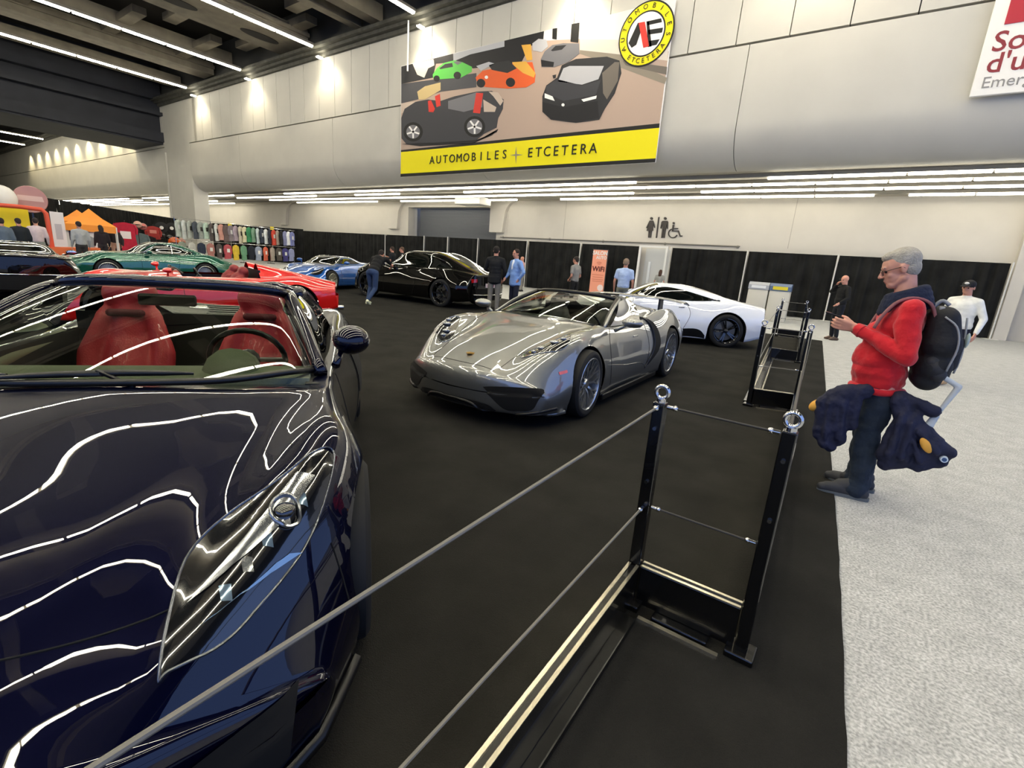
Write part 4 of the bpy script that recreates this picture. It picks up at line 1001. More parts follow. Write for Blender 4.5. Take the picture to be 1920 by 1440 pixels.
# ================================================================ GENERIC COUPE
def coupe(label,loc,yaw,P,cat='car',L=(2.28,-2.28),wb=1.33,R=.345,H=1.2,cowl=(.92,.86),header=(.12,),belt=.90,tail=.92,hood=.78,nose=.46,roofr=-.35,deck=(-1.35,1.0),W=.97,yr=.50,yb=.72,style='S',ns=5,rim=None,spoiler=False,name='sports_car',grille=True,glass=None,rfront=None,zbot=.13,tailz=None,simple=False,mirror=True,steer=0.,tl=True):
    t=thing(name,label,cat,(loc[0],loc[1],loc[2] if len(loc)>2 else .012),math.radians(yaw))
    xf,xr=L; xc,zcw=cowl; xh=header[0]; k=W/.97
    sp=dict(x=(xf,xr),kf=(.45,wb-.1),kr=(.16,-wb-.15),rf=.10,bulf=.07,
     arch=[(wb,R,R+.04),(-wb,R,R+.045)],cut=[],
     c=dict(zb=[(xr,zbot+.10),(xr+.5,zbot),(xf-.4,zbot),(xf,zbot+.02)],
      w=[(xr,.86*k),(xr+.4,.95*k),(-wb,.975*k),(-.4,.93*k),(.4,.91*k),(wb-.4,.93*k),(wb,.965*k),(xf-.45,.945*k),(xf-.15,.90*k),(xf,.83*k)],
      zw=[(xr,tail*.66),(-wb,belt*.66),(.3,belt*.58),(wb,belt*.60),(xf-.3,nose*.95),(xf,nose*.75)],
      ws=[(xr,.68*k),(-wb,.80*k),(0,.82*k),(wb,.80*k),(xf-.4,.74*k),(xf,.60*k)],
      zs=[(xr,tail*.95),(-wb,belt+.04),(-.5,belt-.02),(.5,belt-.05),(wb,hood+.05),(xf-.45,(hood*.55+nose*.45)),(xf,nose*.92)],
      w5=[(xr,.5*k),(-wb,.64*k),(-.8,yb*k),(xc,yb*.97*k),(xc+.35,.56*k),(xf,.40*k)],
      z5=[(xr,tail*.98),(-wb-.1,belt+.07),(-.8,belt+.02),(xc,zcw-.02),(wb+.1,hood),(xf-.3,(hood*.5+nose*.5)),(xf,nose*.98)],
      w6=[(xr,.25*k),(deck[0],.42*k),(roofr,yr*k),(xh,yr*.98*k),(xc,.42*k),(xf,.20*k)],
      z6=[(xr,tail),(deck[0],deck[1]-.02),(roofr,H-.045),(xh,H-.055),(xc,zcw+.01),(wb+.1,hood+.03),(xf-.3,(hood*.52+nose*.48)),(xf,nose+.01)],
      zc=[(xr,tail),(deck[0],deck[1]),((deck[0]+roofr)/2,(deck[1]+H)/2+.03),(roofr,H),(xh,H-.01),((xh+xc)/2+.05,(H+zcw)/2+.03),(xc,zcw+.03),(wb+.1,hood+.045),(xf-.3,(hood*.53+nose*.47)),(xf,nose+.02)]))
    B=Body(sp); body_mesh(B,'body',[P,m_plast],t)
    gl=glass or m_glassd
    patch(B,'windscreen',[(xc+.0,-.60*k),(xc+.06,0),(xc+.0,.60*k)],[(xh+.02,-.47*k),(xh+.06,0),(xh+.02,.47*k)],gl,t,'T',26,14,.004)
    zt=H-.10
    patch(B,'side_window',[(xc-.16,belt+.015),(.1,belt+.02),(roofr-.25,belt+.03),(deck[0]+.55,belt+.06)],[(xc-.22,belt+.06),(xh+.02,zt),(roofr+.05,zt),(deck[0]+.50,belt+.10)],gl,t,'L',30,10,.004,mirror=True)
    patch(B,'rear_window',[(deck[0]+.08,-.40*k),(deck[0]+.05,0),(deck[0]+.08,.40*k)],[(roofr-.12,-.44*k),(roofr-.14,0),(roofr-.12,.44*k)],gl,t,'T',20,10,.004)
    line(B,'panel_gap',[(xc-.25,belt-.01),(xc-.18,.65),(xc-.2,.28)],.004,m_gap,t,'L',0,mirror=True)
    line(B,'panel_gap',[(-.45,belt),(-.55,.65),(-.42,.28)],.004,m_gap,t,'L',0,mirror=True)
    for s in (1,-1):
        patch(B,'headlight',[(xf-.28,.50*s*k),(xf-.5,.55*s*k),(xf-.72,.68*s*k)],[(xf-.34,.66*s*k),(xf-.5,.76*s*k),(xf-.72,.76*s*k)],mat('lamp_dark'),t,'T',14,5,.005)
        if tl: patch(B,'tail_light',[(.76*s*k,tail*.86),(.55*s*k,tail*.87)],[(.74*s*k,tail*.76),(.55*s*k,tail*.78)],m_red,t,'B',8,4,.006)
        patch(B,'nose_intake',[(.74*s*k,nose*.80),(.35*s*k,nose*.82)],[(.68*s*k,nose*.45),(.38*s*k,nose*.42)],m_gap,t,'F',12,6,.006)
    patch(B,'rear_grille',[(-.60*k,tail*.6),(0,tail*.6),(.6*k,tail*.6)],[(-.55*k,tail*.32),(0,tail*.30),(.55*k,tail*.32)],m_gap,t,'B',16,6,.006)
    if mirror:
        mirror_part(t,(xc-.38,W*1.03,belt+.07),P,(xc-.28,W*.86,belt),(.09,.11,.06)); mirror_part(t,(xc-.38,-W*1.03,belt+.07),P,(xc-.28,-W*.86,belt),(.09,.11,.06),flip=-1)
    for (x,s,st) in ((wb,1,steer),(wb,-1,steer),(-wb,1,0),(-wb,-1,0)):
        wheel(t,x,s*(W-.015),R,R*.76,.25,style,rim or paint('rim_dark','#3a3b3e',metal=.9,rough=.3),st,ns,None,simple)
    return t,B
# white coupe
t,B=coupe('white sports coupe with black wheels and side glass beside the fence',(-3.98,11.35),209,paint('paint_white','#e9ecf2',metal=.0,rough=.35),L=(2.33,-2.22),wb=1.35,H=1.26,R=.36,rim=paint('rim_black','#1a1b1f',metal=.8,rough=.25),ns=5,style='D',deck=(-1.55,1.02),belt=.90,tail=.90)
t['label']='white sports coupe with black wheels and side glass beside the fence'
patch(B,'side_scoop',[(-.92,1.005),(-1.2,.985)],[(-.95,.97),(-1.2,.965)],m_gap,t,'L',8,3,.006,mirror=True)
patch(B,'lower_side_panel',[(.9,.30),(0,.28),(-.70,.36),(-.95,.20)],[(.9,.15),(0,.14),(-.7,.15),(-.95,.15)],m_plast,t,'L',20,6,.006,mirror=True)
line(B,'door_handle',[(-.30,.78),(-.42,.785)],.008,m_gap,t,'L',.003,mirror=True)
# blue coupe
t,B=coupe('metallic blue sports coupe with pale rims facing left behind the red car',(-16.75,11.2),292,paint('paint_blue','#1557a8',metal=.5,rough=.3),H=1.19,rim=paint('rim_pale','#cfcdb8',metal=.7,rough=.3),ns=10,style='D')
line(B,'roof_trim',[(.90,.62),(.12,.50),(-.4,.49)],.022,paint('trim_pale','#b8bcb4',metal=.9,rough=.2),t,'T',.0,mirror=True); line(B,'roof_trim',[(.12,-.50),(.16,0),(.12,.50)],.02,paint('trim_pale',''),t,'T',0)
# black luxury coupe
t,B=coupe('large glossy black luxury coupe seen from behind with a low roof arc',(-11.95,11.40),184,paint('paint_black','#030303',metal=0,rough=.3,dark=True),name='luxury_car',L=(2.62,-2.66),wb=1.58,R=.41,H=1.59,cowl=(1.02,1.10),header=(.05,),belt=1.06,tail=1.04,hood=1.03,nose=.88,roofr=-.85,deck=(-2.18,1.19),W=1.04,yr=.56,yb=.80,ns=7,style='S',rim=paint('rim_black2','#242526',metal=.85,rough=.2),zbot=.2)
line(B,'chrome_line',[(1.3,1.055),(0,1.075),(-1.4,1.09)],.008,m_chrome,t,'L',.002,mirror=True)
line(B,'window_chrome',[(.80,1.10),(.25,1.46),(-.6,1.52),(-1.4,1.35),(-1.7,1.18)],.009,m_chrome,t,'L',.004,mirror=True)
line(B,'door_handle',[(-.72,.98),(-.52,.985)],.012,m_chrome,t,'L',.01,mirror=True)
g=G(); g.box(-2.70,-2.665,-.24,.24,.66,.78,bev=.004); pl=g.build('licence_plate',mat('plate_pale','#d8c9d0',rough=.4),t)
g=G(); g.box(-2.705,-2.699,-.18,-.04,.69,.75); g.box(-2.705,-2.699,.02,.16,.69,.75); g.build('plate_print',mat('plate_pink','#b65b78',rough=.4),pl)
g=G(); g.tube([(-2.62,-.75,.45),(-2.70,-.4,.44),(-2.72,0,.44),(-2.70,.4,.44),(-2.62,.75,.45)],.02,8); autosmooth(g.build('bumper_chrome',m_chrome,t),60)
for s in (1,-1):
    g=G(); g.tube([(-2.72,.55*s,.28),(-2.55,.55*s,.28)],.05,14); autosmooth(g.build('exhaust_tip',m_chrome,t),60)
# green classic coupe
t,B=coupe('classic green fastback coupe with chrome window frames behind the red car',(-18.9,6.1),264,paint('paint_green','#0e5a45',metal=.35,rough=.25),name='classic_car',L=(2.30,-2.20),wb=1.27,R=.33,H=1.24,cowl=(.62,.90),header=(-.02,),belt=.86,tail=.72,hood=.80,nose=.60,roofr=-.45,deck=(-1.5,.93),W=.83,yr=.48,yb=.66,style='W',ns=28,rim=paint('rim_wire','#b9b9b0',metal=.9,rough=.3))
line(B,'window_chrome',[(.50,.88),(.10,1.14),(-.30,1.17),(-.95,1.0),(-1.05,.92)],.012,m_chrome,t,'L',.004,mirror=True)
line(B,'window_post',[(-.42,.90),(-.42,1.14)],.016,m_chrome,t,'L',.004,mirror=True)
line(B,'screen_frame',[(.68,.58),(.04,.46)],.018,m_chrome,t,'T',.004,mirror=True)
line(B,'flank_line',[(1.6,.62),(.5,.66),(-.9,.68),(-1.9,.64)],.006,m_chrome,t,'L',.001,mirror=True)
g=G(); g.tube([(2.22,-.6,.42),(2.36,-.3,.42),(2.38,0,.42),(2.36,.3,.42),(2.22,.6,.42)],.03,8); autosmooth(g.build('bumper_chrome',m_chrome,t),60)
# dark car at the left edge, tail to the camera
t,B=coupe('black sports car at the left picture edge with its broad tail towards the camera',(-15.2,2.35),172,paint('paint_brown','#0b0806',metal=.2,rough=.25,dark=True),L=(2.2,-2.2),wb=1.25,H=1.12,belt=.84,tail=.90,deck=(-1.2,.93),roofr=-.2,W=.95,style='S',ns=5,tl=False)
line(B,'tail_edge',[(-.80,.84),(-.5,.885),(0,.895),(.5,.885),(.80,.84)],.02,paint('paint_brown',''),t,'B',.01,n=40)
line(B,'chrome_line',[(-.85,.56),(0,.56),(.85,.56)],.012,m_chrome,t,'B',.006,n=40)
# ================================================================ RED OPEN TWO-SEATER
def redcar():
    t=thing('sports_car','bright red open two-seater with a long pointed tail fairing behind the navy car','car',(-9.95,3.98,.012),math.radians(256.3))
    P=paint('paint_red','#d90505',metal=.1,rough=.3)
    sp=dict(x=(2.33,-2.33),kf=(.50,1.2),kr=(.30,-1.3),rf=.10,rr=.12,bulf=.07,
     arch=[(1.36,.35,.39),(-1.36,.36,.40)],cut=[(-.78,.40,5.0)],
     c=dict(zb=[(-2.33,.30),(-1.8,.15),(1.8,.12),(2.33,.13)],
      w=[(-2.33,.84),(-1.9,.94),(-1.36,.975),(-.4,.93),(.6,.92),(1.36,.975),(1.9,.94),(2.33,.82)],
      zw=[(-2.33,.66),(-1.3,.60),(.4,.50),(1.36,.54),(2.0,.44),(2.33,.34)],
      ws=[(-2.33,.66),(-1.36,.80),(0,.82),(1.36,.80),(1.9,.74),(2.33,.58)],
      zs=[(-2.33,.80),(-1.9,.86),(-1.36,.90),(-.7,.82),(.3,.79),(.9,.80),(1.36,.83),(1.7,.77),(2.05,.62),(2.33,.44)],
      w5=[(-2.33,.5),(-1.36,.66),(-.8,.70),(.40,.68),(1.1,.60),(2.33,.42)],
      z5=[(-2.33,.80),(-1.5,.86),(-.8,.84),(.4,.83),(1.1,.80),(1.6,.72),(2.33,.47)],
      w6=[(-2.33,.26),(-1.5,.36),(-.8,.38),(.4,.34),(2.33,.2)],
      z6=[(-2.33,.80),(-1.9,.88),(-1.4,.98),(-.85,1.08),(-.79,1.09),(.36,.88),(.6,.87),(1.1,.82),(1.6,.74),(2.0,.64),(2.33,.49)],
      zc=[(-2.33,.80),(-1.5,.86),(-.85,.86),(.4,.90),(.6,.88),(1.1,.835),(1.6,.75),(2.0,.65),(2.33,.50)]))
    B=Body(sp); body_mesh(B,'body',[P,m_plast],t)
    patch(B,'rear_grille',[(-.70,.50),(0,.52),(.70,.50)],[(-.62,.34),(0,.32),(.62,.34)],m_gap,t,'B',16,6,.006)
    line(B,'tail_light',[(-.76,.72),(-.4,.765),(0,.77),(.4,.765),(.76,.72)],.010,m_red,t,'B',.004,n=40)
    for s in (1,-1):
        g=G(); g.tube([(-2.40,.50*s,.28),(-2.2,.50*s,.28)],.05,14); autosmooth(g.build('exhaust_tip',m_chrome,t),60)
        patch(B,'headlight',[(2.05,.50*s),(1.85,.55*s),(1.62,.68*s)],[(2.0,.66*s),(1.85,.76*s),(1.62,.76*s)],mat('lamp_dark'),t,'T',14,5,.005)
        seat(t,-.42,.37*s,mat('seat_tan','#8c2f2c',rough=.6),1.0)
    g=G(); g.box(-.8,.42,-.66,.66,.2,.24); g.box(-.82,-.78,-.60,.60,.2,.98); g.box(-.6,.3,-.10,.10,.2,.6,bev=.03)
    for s in (1,-1): g.box(-.78,.38,s*.68-.03,s*.68+.03,.2,.80)
    g.build('cockpit_tub',m_plast,t)
    g=G()
    for s in (1,-1): g.tube(catmull([(.38,.62*s,.87),(.46,.4*s,.95),(.50,.2*s,.95),(.46,.06*s,.90)],12),.014,8)
    autosmooth(g.build('wind_deflector',m_plast,t),60)
    patch(B,'fairing_stripe',[(-1.0,.10),(-1.6,.10),(-2.2,.10)],[(-1.0,.14),(-1.6,.14),(-2.2,.14)],m_plast,t,'T',14,2,.004,mirror=True)
    steering(t,.12,.37,.80,m_plast,.17)
    line(B,'panel_gap',[(.35,.80),(.42,.6),(.35,.28)],.004,m_gap,t,'L',0,mirror=True)
    mirror_part(t,(.62,1.0,.94),P,(.62,.84,.82),(.08,.10,.045)); mirror_part(t,(.62,-1.0,.94),P,(.62,-.84,.82),(.08,.10,.045),flip=-1)
    for (x,s) in ((1.36,1),(1.36,-1),(-1.36,1),(-1.36,-1)): wheel(t,x,s*.96,.355,.275,.26,'S',paint('rim_dark','#3a3b3e',metal=.9,rough=.3),0,5,None)
redcar()
# ================================================================ PEOPLE
SK='#c98f76'
def lerp(a,b,t): return tuple(x+(y-x)*t for x,y in zip(a,b))
def hand(g,wr,dr,palm,s=1.,curl=.5,side=1,n=8,fingers=True):
    "palm, four unequal bent fingers and a thumb; dr = pointing direction, palm = palm normal"
    w_=Vector(wr); d=Vector(dr).normalized(); p=Vector(palm); p=(p-d*p.dot(d)).normalized(); r=d.cross(p)*side
    for o in (-.03,-.01,.01,.03):
        g.cone(w_+r*o*.55*s,w_+d*.085*s+r*o*s,.014*s,.0125*s,n)
    if not fingers:
        g.cone(w_+d*.08*s,w_+d*.15*s+p*.03*s,.028*s,.018*s,n); return
    for i,(o,l) in enumerate(((-.033,.062),(-.011,.078),(.012,.083),(.034,.074))):
        b=w_+d*.088*s+r*o*s; c1=(d*math.cos(curl)+p*math.sin(curl)); c2=(d*math.cos(curl*2.1)+p*math.sin(curl*2.1))
        k=b+c1*l*.5*s; g.cone(b,k,.0098*s,.009*s,n); g.cone(k,k+c2*l*.5*s,.009*s,.0075*s,n)
    b=w_+d*.025*s+r*.034*s; k=b+(d*.55+r*.6+p*.35).normalized()*.042*s; g.cone(b,k,.013*s,.011*s,n); g.cone(k,k+(d*.8+r*.1+p*.45).normalized()*.034*s,.011*s,.009*s,n)
JD=dict(head=(.03,0,1.635),neck=(.0,0,1.50),chest=(.0,0,1.30),belly=(.01,0,1.10),pelvis=(0,0,.96),
 shL=(0,.185,1.41),elL=(-.03,.25,1.13),wrL=(.06,.25,.88),shR=(0,-.185,1.41),elR=(-.03,-.25,1.13),wrR=(.06,-.25,.88),
 hiL=(0,.09,.93),knL=(.02,.10,.50),anL=(-.03,.105,.09),hiR=(0,-.09,.93),knR=(.02,-.10,.50),anR=(-.03,-.105,.09))
def person(label,loc,yaw,J=None,h=1.75,skin=SK,top='#222222',bottom='#20242c',shoe='#1c1c1c',hair='#2c2320',topkind='tee',vox=.014,fat=1.,hd=(1,0,-.1),hairkind='short',fing=False,handdir=None,group=None,extra=None,nofeet=False,shirt=None,longc=0.):
    j=dict(JD); j.update(J or {}); k=h/1.75; j={a:Vector(b)*k for a,b in j.items()}
    t=thing('person',label,'person',(loc[0],loc[1],loc[2] if len(loc)>2 else 0.),math.radians(yaw),group)
    ms=mat('skin_'+skin,skin,rough=.55,noise=.06,nscale=12); mt=mat('cloth_'+top,top,rough=.85,noise=.1,nscale=9,bump=.4,bscale=22); mb=mat('cloth_'+bottom,bottom,rough=.85,noise=.12,nscale=9,bump=.4,bscale=22)
    f=Vector(hd).normalized(); H=j['head']; upv=Vector((0,0,1)); upv=(upv-f*upv.dot(f)).normalized(); rt=f.cross(upv)
    M=Matrix((f,-rt,upv)).transposed()
    g=G(); n=10
    # head: cranium, jaw, brow, nose, lips, ears
    g.sph(H+M@Vector((-.012,0,.03))*k,(.098*k,.077*k,.092*k),18,M=M); g.sph(H+M@Vector((.022,0,-.035))*k,(.068*k,.058*k,.078*k),16,M=M)
    g.sph(H+M@Vector((.045,0,-.075))*k,(.036*k,.035*k,.03*k),12,M=M)
    g.cone(H+M@Vector((.086,0,.012))*k,H+M@Vector((.108,0,-.022))*k,.010*k,.014*k,8)
    g.cone(H+M@Vector((.078,-.03,.028))*k,H+M@Vector((.078,.03,.028))*k,.014*k,.014*k,8)
    g.cone(H+M@Vector((.082,-.017,-.055))*k,H+M@Vector((.082,.017,-.055))*k,.010*k,.010*k,8)
    for s in (1,-1): g.sph(H+M@Vector((-.01,s*.078,-.005))*k,(.018*k,.010*k,.03*k),10,M=M); g.sph(H+M@Vector((.05,s*.03,-.03))*k,(.03*k,.024*k,.026*k),10,M=M)
    g.cone(H+M@Vector((-.02,0,-.05))*k,j['neck']-Vector((0,0,.02)),.056*k,.062*k,12)
    g.cone(j['neck'],j['chest'],.06*k,.095*k,12); g.cone(j['chest'],j['pelvis'],.095*k,.09*k,12)
    for s in 'LR':
        g.cone(j['neck']-Vector((0,0,.05)),j['sh'+s],.05*k,.05*k,n); g.cone(j['sh'+s],j['el'+s],.047*k,.037*k,n); g.cone(j['el'+s],j['wr'+s],.038*k,.024*k,n)
        dr=(handdir or {}).get(s,(tuple(j['wr'+s]-j['el'+s]),(0,-1 if s=='L' else 1,0),.4))
        hand(g,j['wr'+s],dr[0],dr[1],k,dr[2],1 if s=='L' else -1,8,fing)
        g.cone(j['hi'+s],j['kn'+s],.075*k,.052*k,n); g.cone(j['kn'+s],j['an'+s],.052*k,.036*k,n)
        dirf=Vector((1,0,0)); 
        if 'foot'+s in (J or {}): dirf=Vector(J['foot'+s]).normalized()
        g.cone(j['an'+s]-Vector((0,0,.03)),j['an'+s]+dirf*.14*k-Vector((0,0,.045)),.035*k,.03*k,8)
    blob('body',g,ms,t,vox*.8 if not fing else .0062,3)
    # eyes
    if vox<.02:
        for s in (1,-1):
            g=G(); g.sph(H+M@Vector((.079,s*.030,.008))*k,.011*k,10); g.build('eye',mat('eye_dark','#2a2320',rough=.2),t,True)
    # top
    g=G(); F=fat; c=j['chest'];b=j['belly'];p=j['pelvis']
    def ell(q,rx,ry,rz): g.sph(q,(rx*k,ry*k,rz*k),16)
    ell(c,.125*F,.175*F,.17); ell(lerp(c,b,.5),.128*F,.165*F,.15); ell(b,.135*F,.160*F,.14); ell(lerp(b,p,.6),.13*F,.165*F,.12)
    if longc: 
        for q in range(4): ell(Vector(p)-Vector((0,0,longc*q/3)),.14*F,.18*F,.08)
    g.cone(j['neck']-Vector((0,0,.03)),c,.075*k,.12*k,12)
    for s in 'LR':
        g.cone(j['neck']-Vector((0,0,.055)),j['sh'+s],.07*k,.068*k,12); g.cone(j['sh'+s],c,.07*k,.11*k,12)
        e=j['el'+s]; 
        if topkind=='tee': m_=Vector(lerp(j['sh'+s],e,.62)); g.cone(j['sh'+s],m_,.066*k,.058*k,12)
        else:
            g.cone(j['sh'+s],e,.068*k,.054*k,12); wv=Vector(lerp(e,j['wr'+s],.93)); g.cone(e,wv,.054*k,.038*k,12)
    blob('jacket' if topkind=='jacket' else ('t_shirt' if topkind=='tee' else 'sweater'),g,mt,t,vox,3)
    if shirt:
        g=G(); g.sph(Vector(c)+Vector((.085*F,0,-.02)),(.055,.055,.22),12); g.build('shirt_front',mat('cloth_'+shirt,shirt,rough=.8),t,True)
    # trousers
    g=G(); g.sph(Vector(p)+Vector((0,0,-.02)),(.118*F*k,.158*F*k,.11*k),16)
    for s in 'LR':
        g.cone(Vector(p)+Vector((0,.05 if s=='L' else -.05,-.02)),j['hi'+s],.10*k,.095*k,12); g.cone(j['hi'+s],j['kn'+s],.092*k,.068*k,12); g.cone(j['kn'+s],Vector(lerp(j['kn'+s],j['an'+s],.93)),.068*k,.055*k,12)
    blob('trousers',g,mb,t,vox,3)
    for s in 'LR':
        dirf=Vector((1,0,0))
        if 'foot'+s in (J or {}): dirf=Vector(J['foot'+s]).normalized()
        a=j['an'+s]; g=G(); g.cone(a+Vector((0,0,-.02)),a-dirf*.05*k+Vector((0,0,-.055)),.045*k,.038*k,10); g.cone(a-dirf*.05*k-Vector((0,0,.052)),a+dirf*.11*k-Vector((0,0,.052)),.038*k,.042*k,10); g.cone(a+dirf*.11*k-Vector((0,0,.052)),a+dirf*.165*k-Vector((0,0,.058)),.042*k,.030*k,10); g.cone(a,a+dirf*.10*k-Vector((0,0,.05)),.042*k,.04*k,10)
        blob('shoe',g,mat('shoe_'+shoe,shoe,rough=.6),t,vox*.8,2)
    if hairkind!='bald':
        g=G(); q=H+M@Vector((-.022,0,.040))*k; g.sph(q,(.098*k,.085*k,.092*k),16,M=M); g.sph(H+M@Vector((-.06,0,-.005))*k,(.055*k,.075*k,.07*k),12,M=M)
        if hairkind=='long':
            g.cone(H+M@Vector((-.05,.03,-.02))*k,H+M@Vector((-.07,.03,-.2))*k,.07*k,.05*k,10); g.cone(H+M@Vector((-.05,-.03,-.02))*k,H+M@Vector((-.07,-.03,-.2))*k,.07*k,.05*k,10)
        blob('hair',g,mat('hair_'+hair,hair,rough=.8,bump=.5,bscale=60),t,vox*.7,2)
    if extra: extra(t,j,M,k)
    return t,j,M,k
# --- man in the white sweatshirt and cap, walking towards the camera
def cap_(t,j,M,k):
    H=j['head']; g=G(); g.sph(H+M@Vector((-.01,0,.055))*k,(.108*k,.090*k,.075*k),18,M=M); g.cone(H+M@Vector((.07,.04,.055))*k,H+M@Vector((.07,-.04,.055))*k,.03*k,.03*k,8); 
    g.sph(H+M@Vector((.13,0,.045))*k,(.075*k,.068*k,.012*k),14,M=M); blob('cap',g,mat('cap_black','#131316',rough=.8),t,.009,3)
    g=G(); g.sph(H+M@Vector((.088,.0,.085))*k,(.014*k,.034*k,.022*k),12,M=M); g.build('cap_badge',m_white,t,True)
person('man in a white sweatshirt and black cap walking on the pale floor',(1.30,11.05),238,dict(elL=(-.03,.30,1.15),wrL=(.10,.31,.91),elR=(-.10,-.30,1.15),wrR=(-.05,-.32,.90),chest=(.02,0,1.30),knL=(.10,.10,.50),anL=(.16,.11,.10),knR=(-.06,-.10,.52),anR=(-.34,-.11,.16),footR=(.8,0,-.45)),1.74,top='#e6e6e0',bottom='#12162a',shoe='#c9a473',hair='#2a2422',topkind='sweater',vox=.013,fat=1.2,hd=(1,.1,-.15),extra=cap_,fing=True)
# --- bald man on the phone
def phone1(t,j,M,k):
    g=G(); g.box(-.006,.006,-.035,.035,-.07,.07,bev=.004); o=g.build('phone',m_plast,t); o.location=j['head']+Vector((.05,-.09,-.03)); o.rotation_euler=(.2,.3,.2)
person('bald man in black clothes holding a hand to his face at the drapes',(-.62,16.45),215,dict(elR=(.10,-.34,1.30),wrR=(.13,-.12,1.50),elL=(.02,.29,1.16),wrL=(.24,.33,1.02)),1.79,top='#0c0d0e',bottom='#11141d',shoe='#5b4a3c',hairkind='bald',topkind='sweater',skin='#d89a80',vox=.016,fat=1.05,hd=(1,.2,-.25),extra=phone1)
# --- two men talking by the black car
person('dark haired man in a black jacket and grey trousers seen from behind beside the car',(-8.62,10.95),120,dict(elL=(.05,.27,1.16),wrL=(.20,.16,1.10),elR=(.0,-.27,1.13),wrR=(.10,-.22,.93)),1.86,top='#101114',bottom='#77736b',hair='#1b1512',topkind='jacket',vox=.015,fat=1.05,longc=.12)
person('man in a light blue blazer and white shirt facing the camera beside the black car',(-8.12,11.25),250,dict(elL=(-.05,.30,1.17),wrL=(.02,.20,.98),elR=(.04,-.26,1.13),wrR=(.18,-.2,1.0)),1.82,top='#7d9fd6',bottom='#15182a',hair='#2a1c15',topkind='jacket',vox=.015,fat=1.05,longc=.12,shirt='#e9edf2')
# --- man leaning into the black car
person('man in a black t-shirt and jeans bending into the black car window',(-11.45,8.95),112,dict(head=(.60,.05,1.40),neck=(.47,.03,1.33),chest=(.33,0,1.22),belly=(.16,0,1.05),pelvis=(.0,0,.93),shL=(.42,.20,1.28),shR=(.42,-.20,1.28),elL=(.46,.34,1.02),wrL=(.62,.30,.82),elR=(.62,-.28,1.10),wrR=(.78,-.16,1.04),hiL=(0,.1,.88),hiR=(0,-.1,.88),knL=(.12,.12,.48),anL=(-.05,.12,.09),knR=(.02,-.08,.46),anR=(-.28,-.02,.14),footR=(.75,0,-.5)),1.76,top='#0d0d0e',bottom='#2c3f60',shoe='#dfe0bd',hair='#1d1512',vox=.014,hd=(1,0,-.35),fat=1.05)
# --- smaller background people
person('man in a grey t-shirt and black shorts standing left of the orange banner',tuple(atY(1080,500,14.6))[:2],175,dict(wrL=(.12,.15,1.02),wrR=(.14,-.15,1.02)),1.80,top='#8d8a84',bottom='#101012',hair='#2a211c',vox=.022)
person('man in a pale blue shirt seen from behind just right of the orange banner',tuple(atY(1173,500,13.3))[:2],105,dict(),1.80,top='#a9bde0',bottom='#77776a',hair='#8a7664',vox=.022,fat=1.08)
person('man in a pink shirt looking at a phone right of the black car',(-14.7,20.9),190,dict(elL=(.05,.24,1.16),wrL=(.26,.12,1.18),elR=(.05,-.24,1.16),wrR=(.26,-.12,1.18)),1.76,top='#c79a98',bottom='#8e8b84',hairkind='bald',vox=.022)
person('left one of two men whose heads show over the roof of the black car',tuple(atY(736,480,14.6))[:2],200,dict(elR=(.15,-.3,1.25),wrR=(.3,-.1,1.3)),1.72,top='#15171c',bottom='#22242a',hair='#3a2c22',vox=.022)
person('right one of two men whose heads show over the roof of the black car',(-17.0,14.9),230,dict(),1.74,top='#15171c',bottom='#22242a',hair='#5a4434',vox=.022)
person('person with long brown hair in the restroom doorway',tuple(atY(1240,500,24.0))[:2],95,dict(),1.62,top='#9a9a94',bottom='#56564f',hair='#4a3328',hairkind='long',vox=.022)
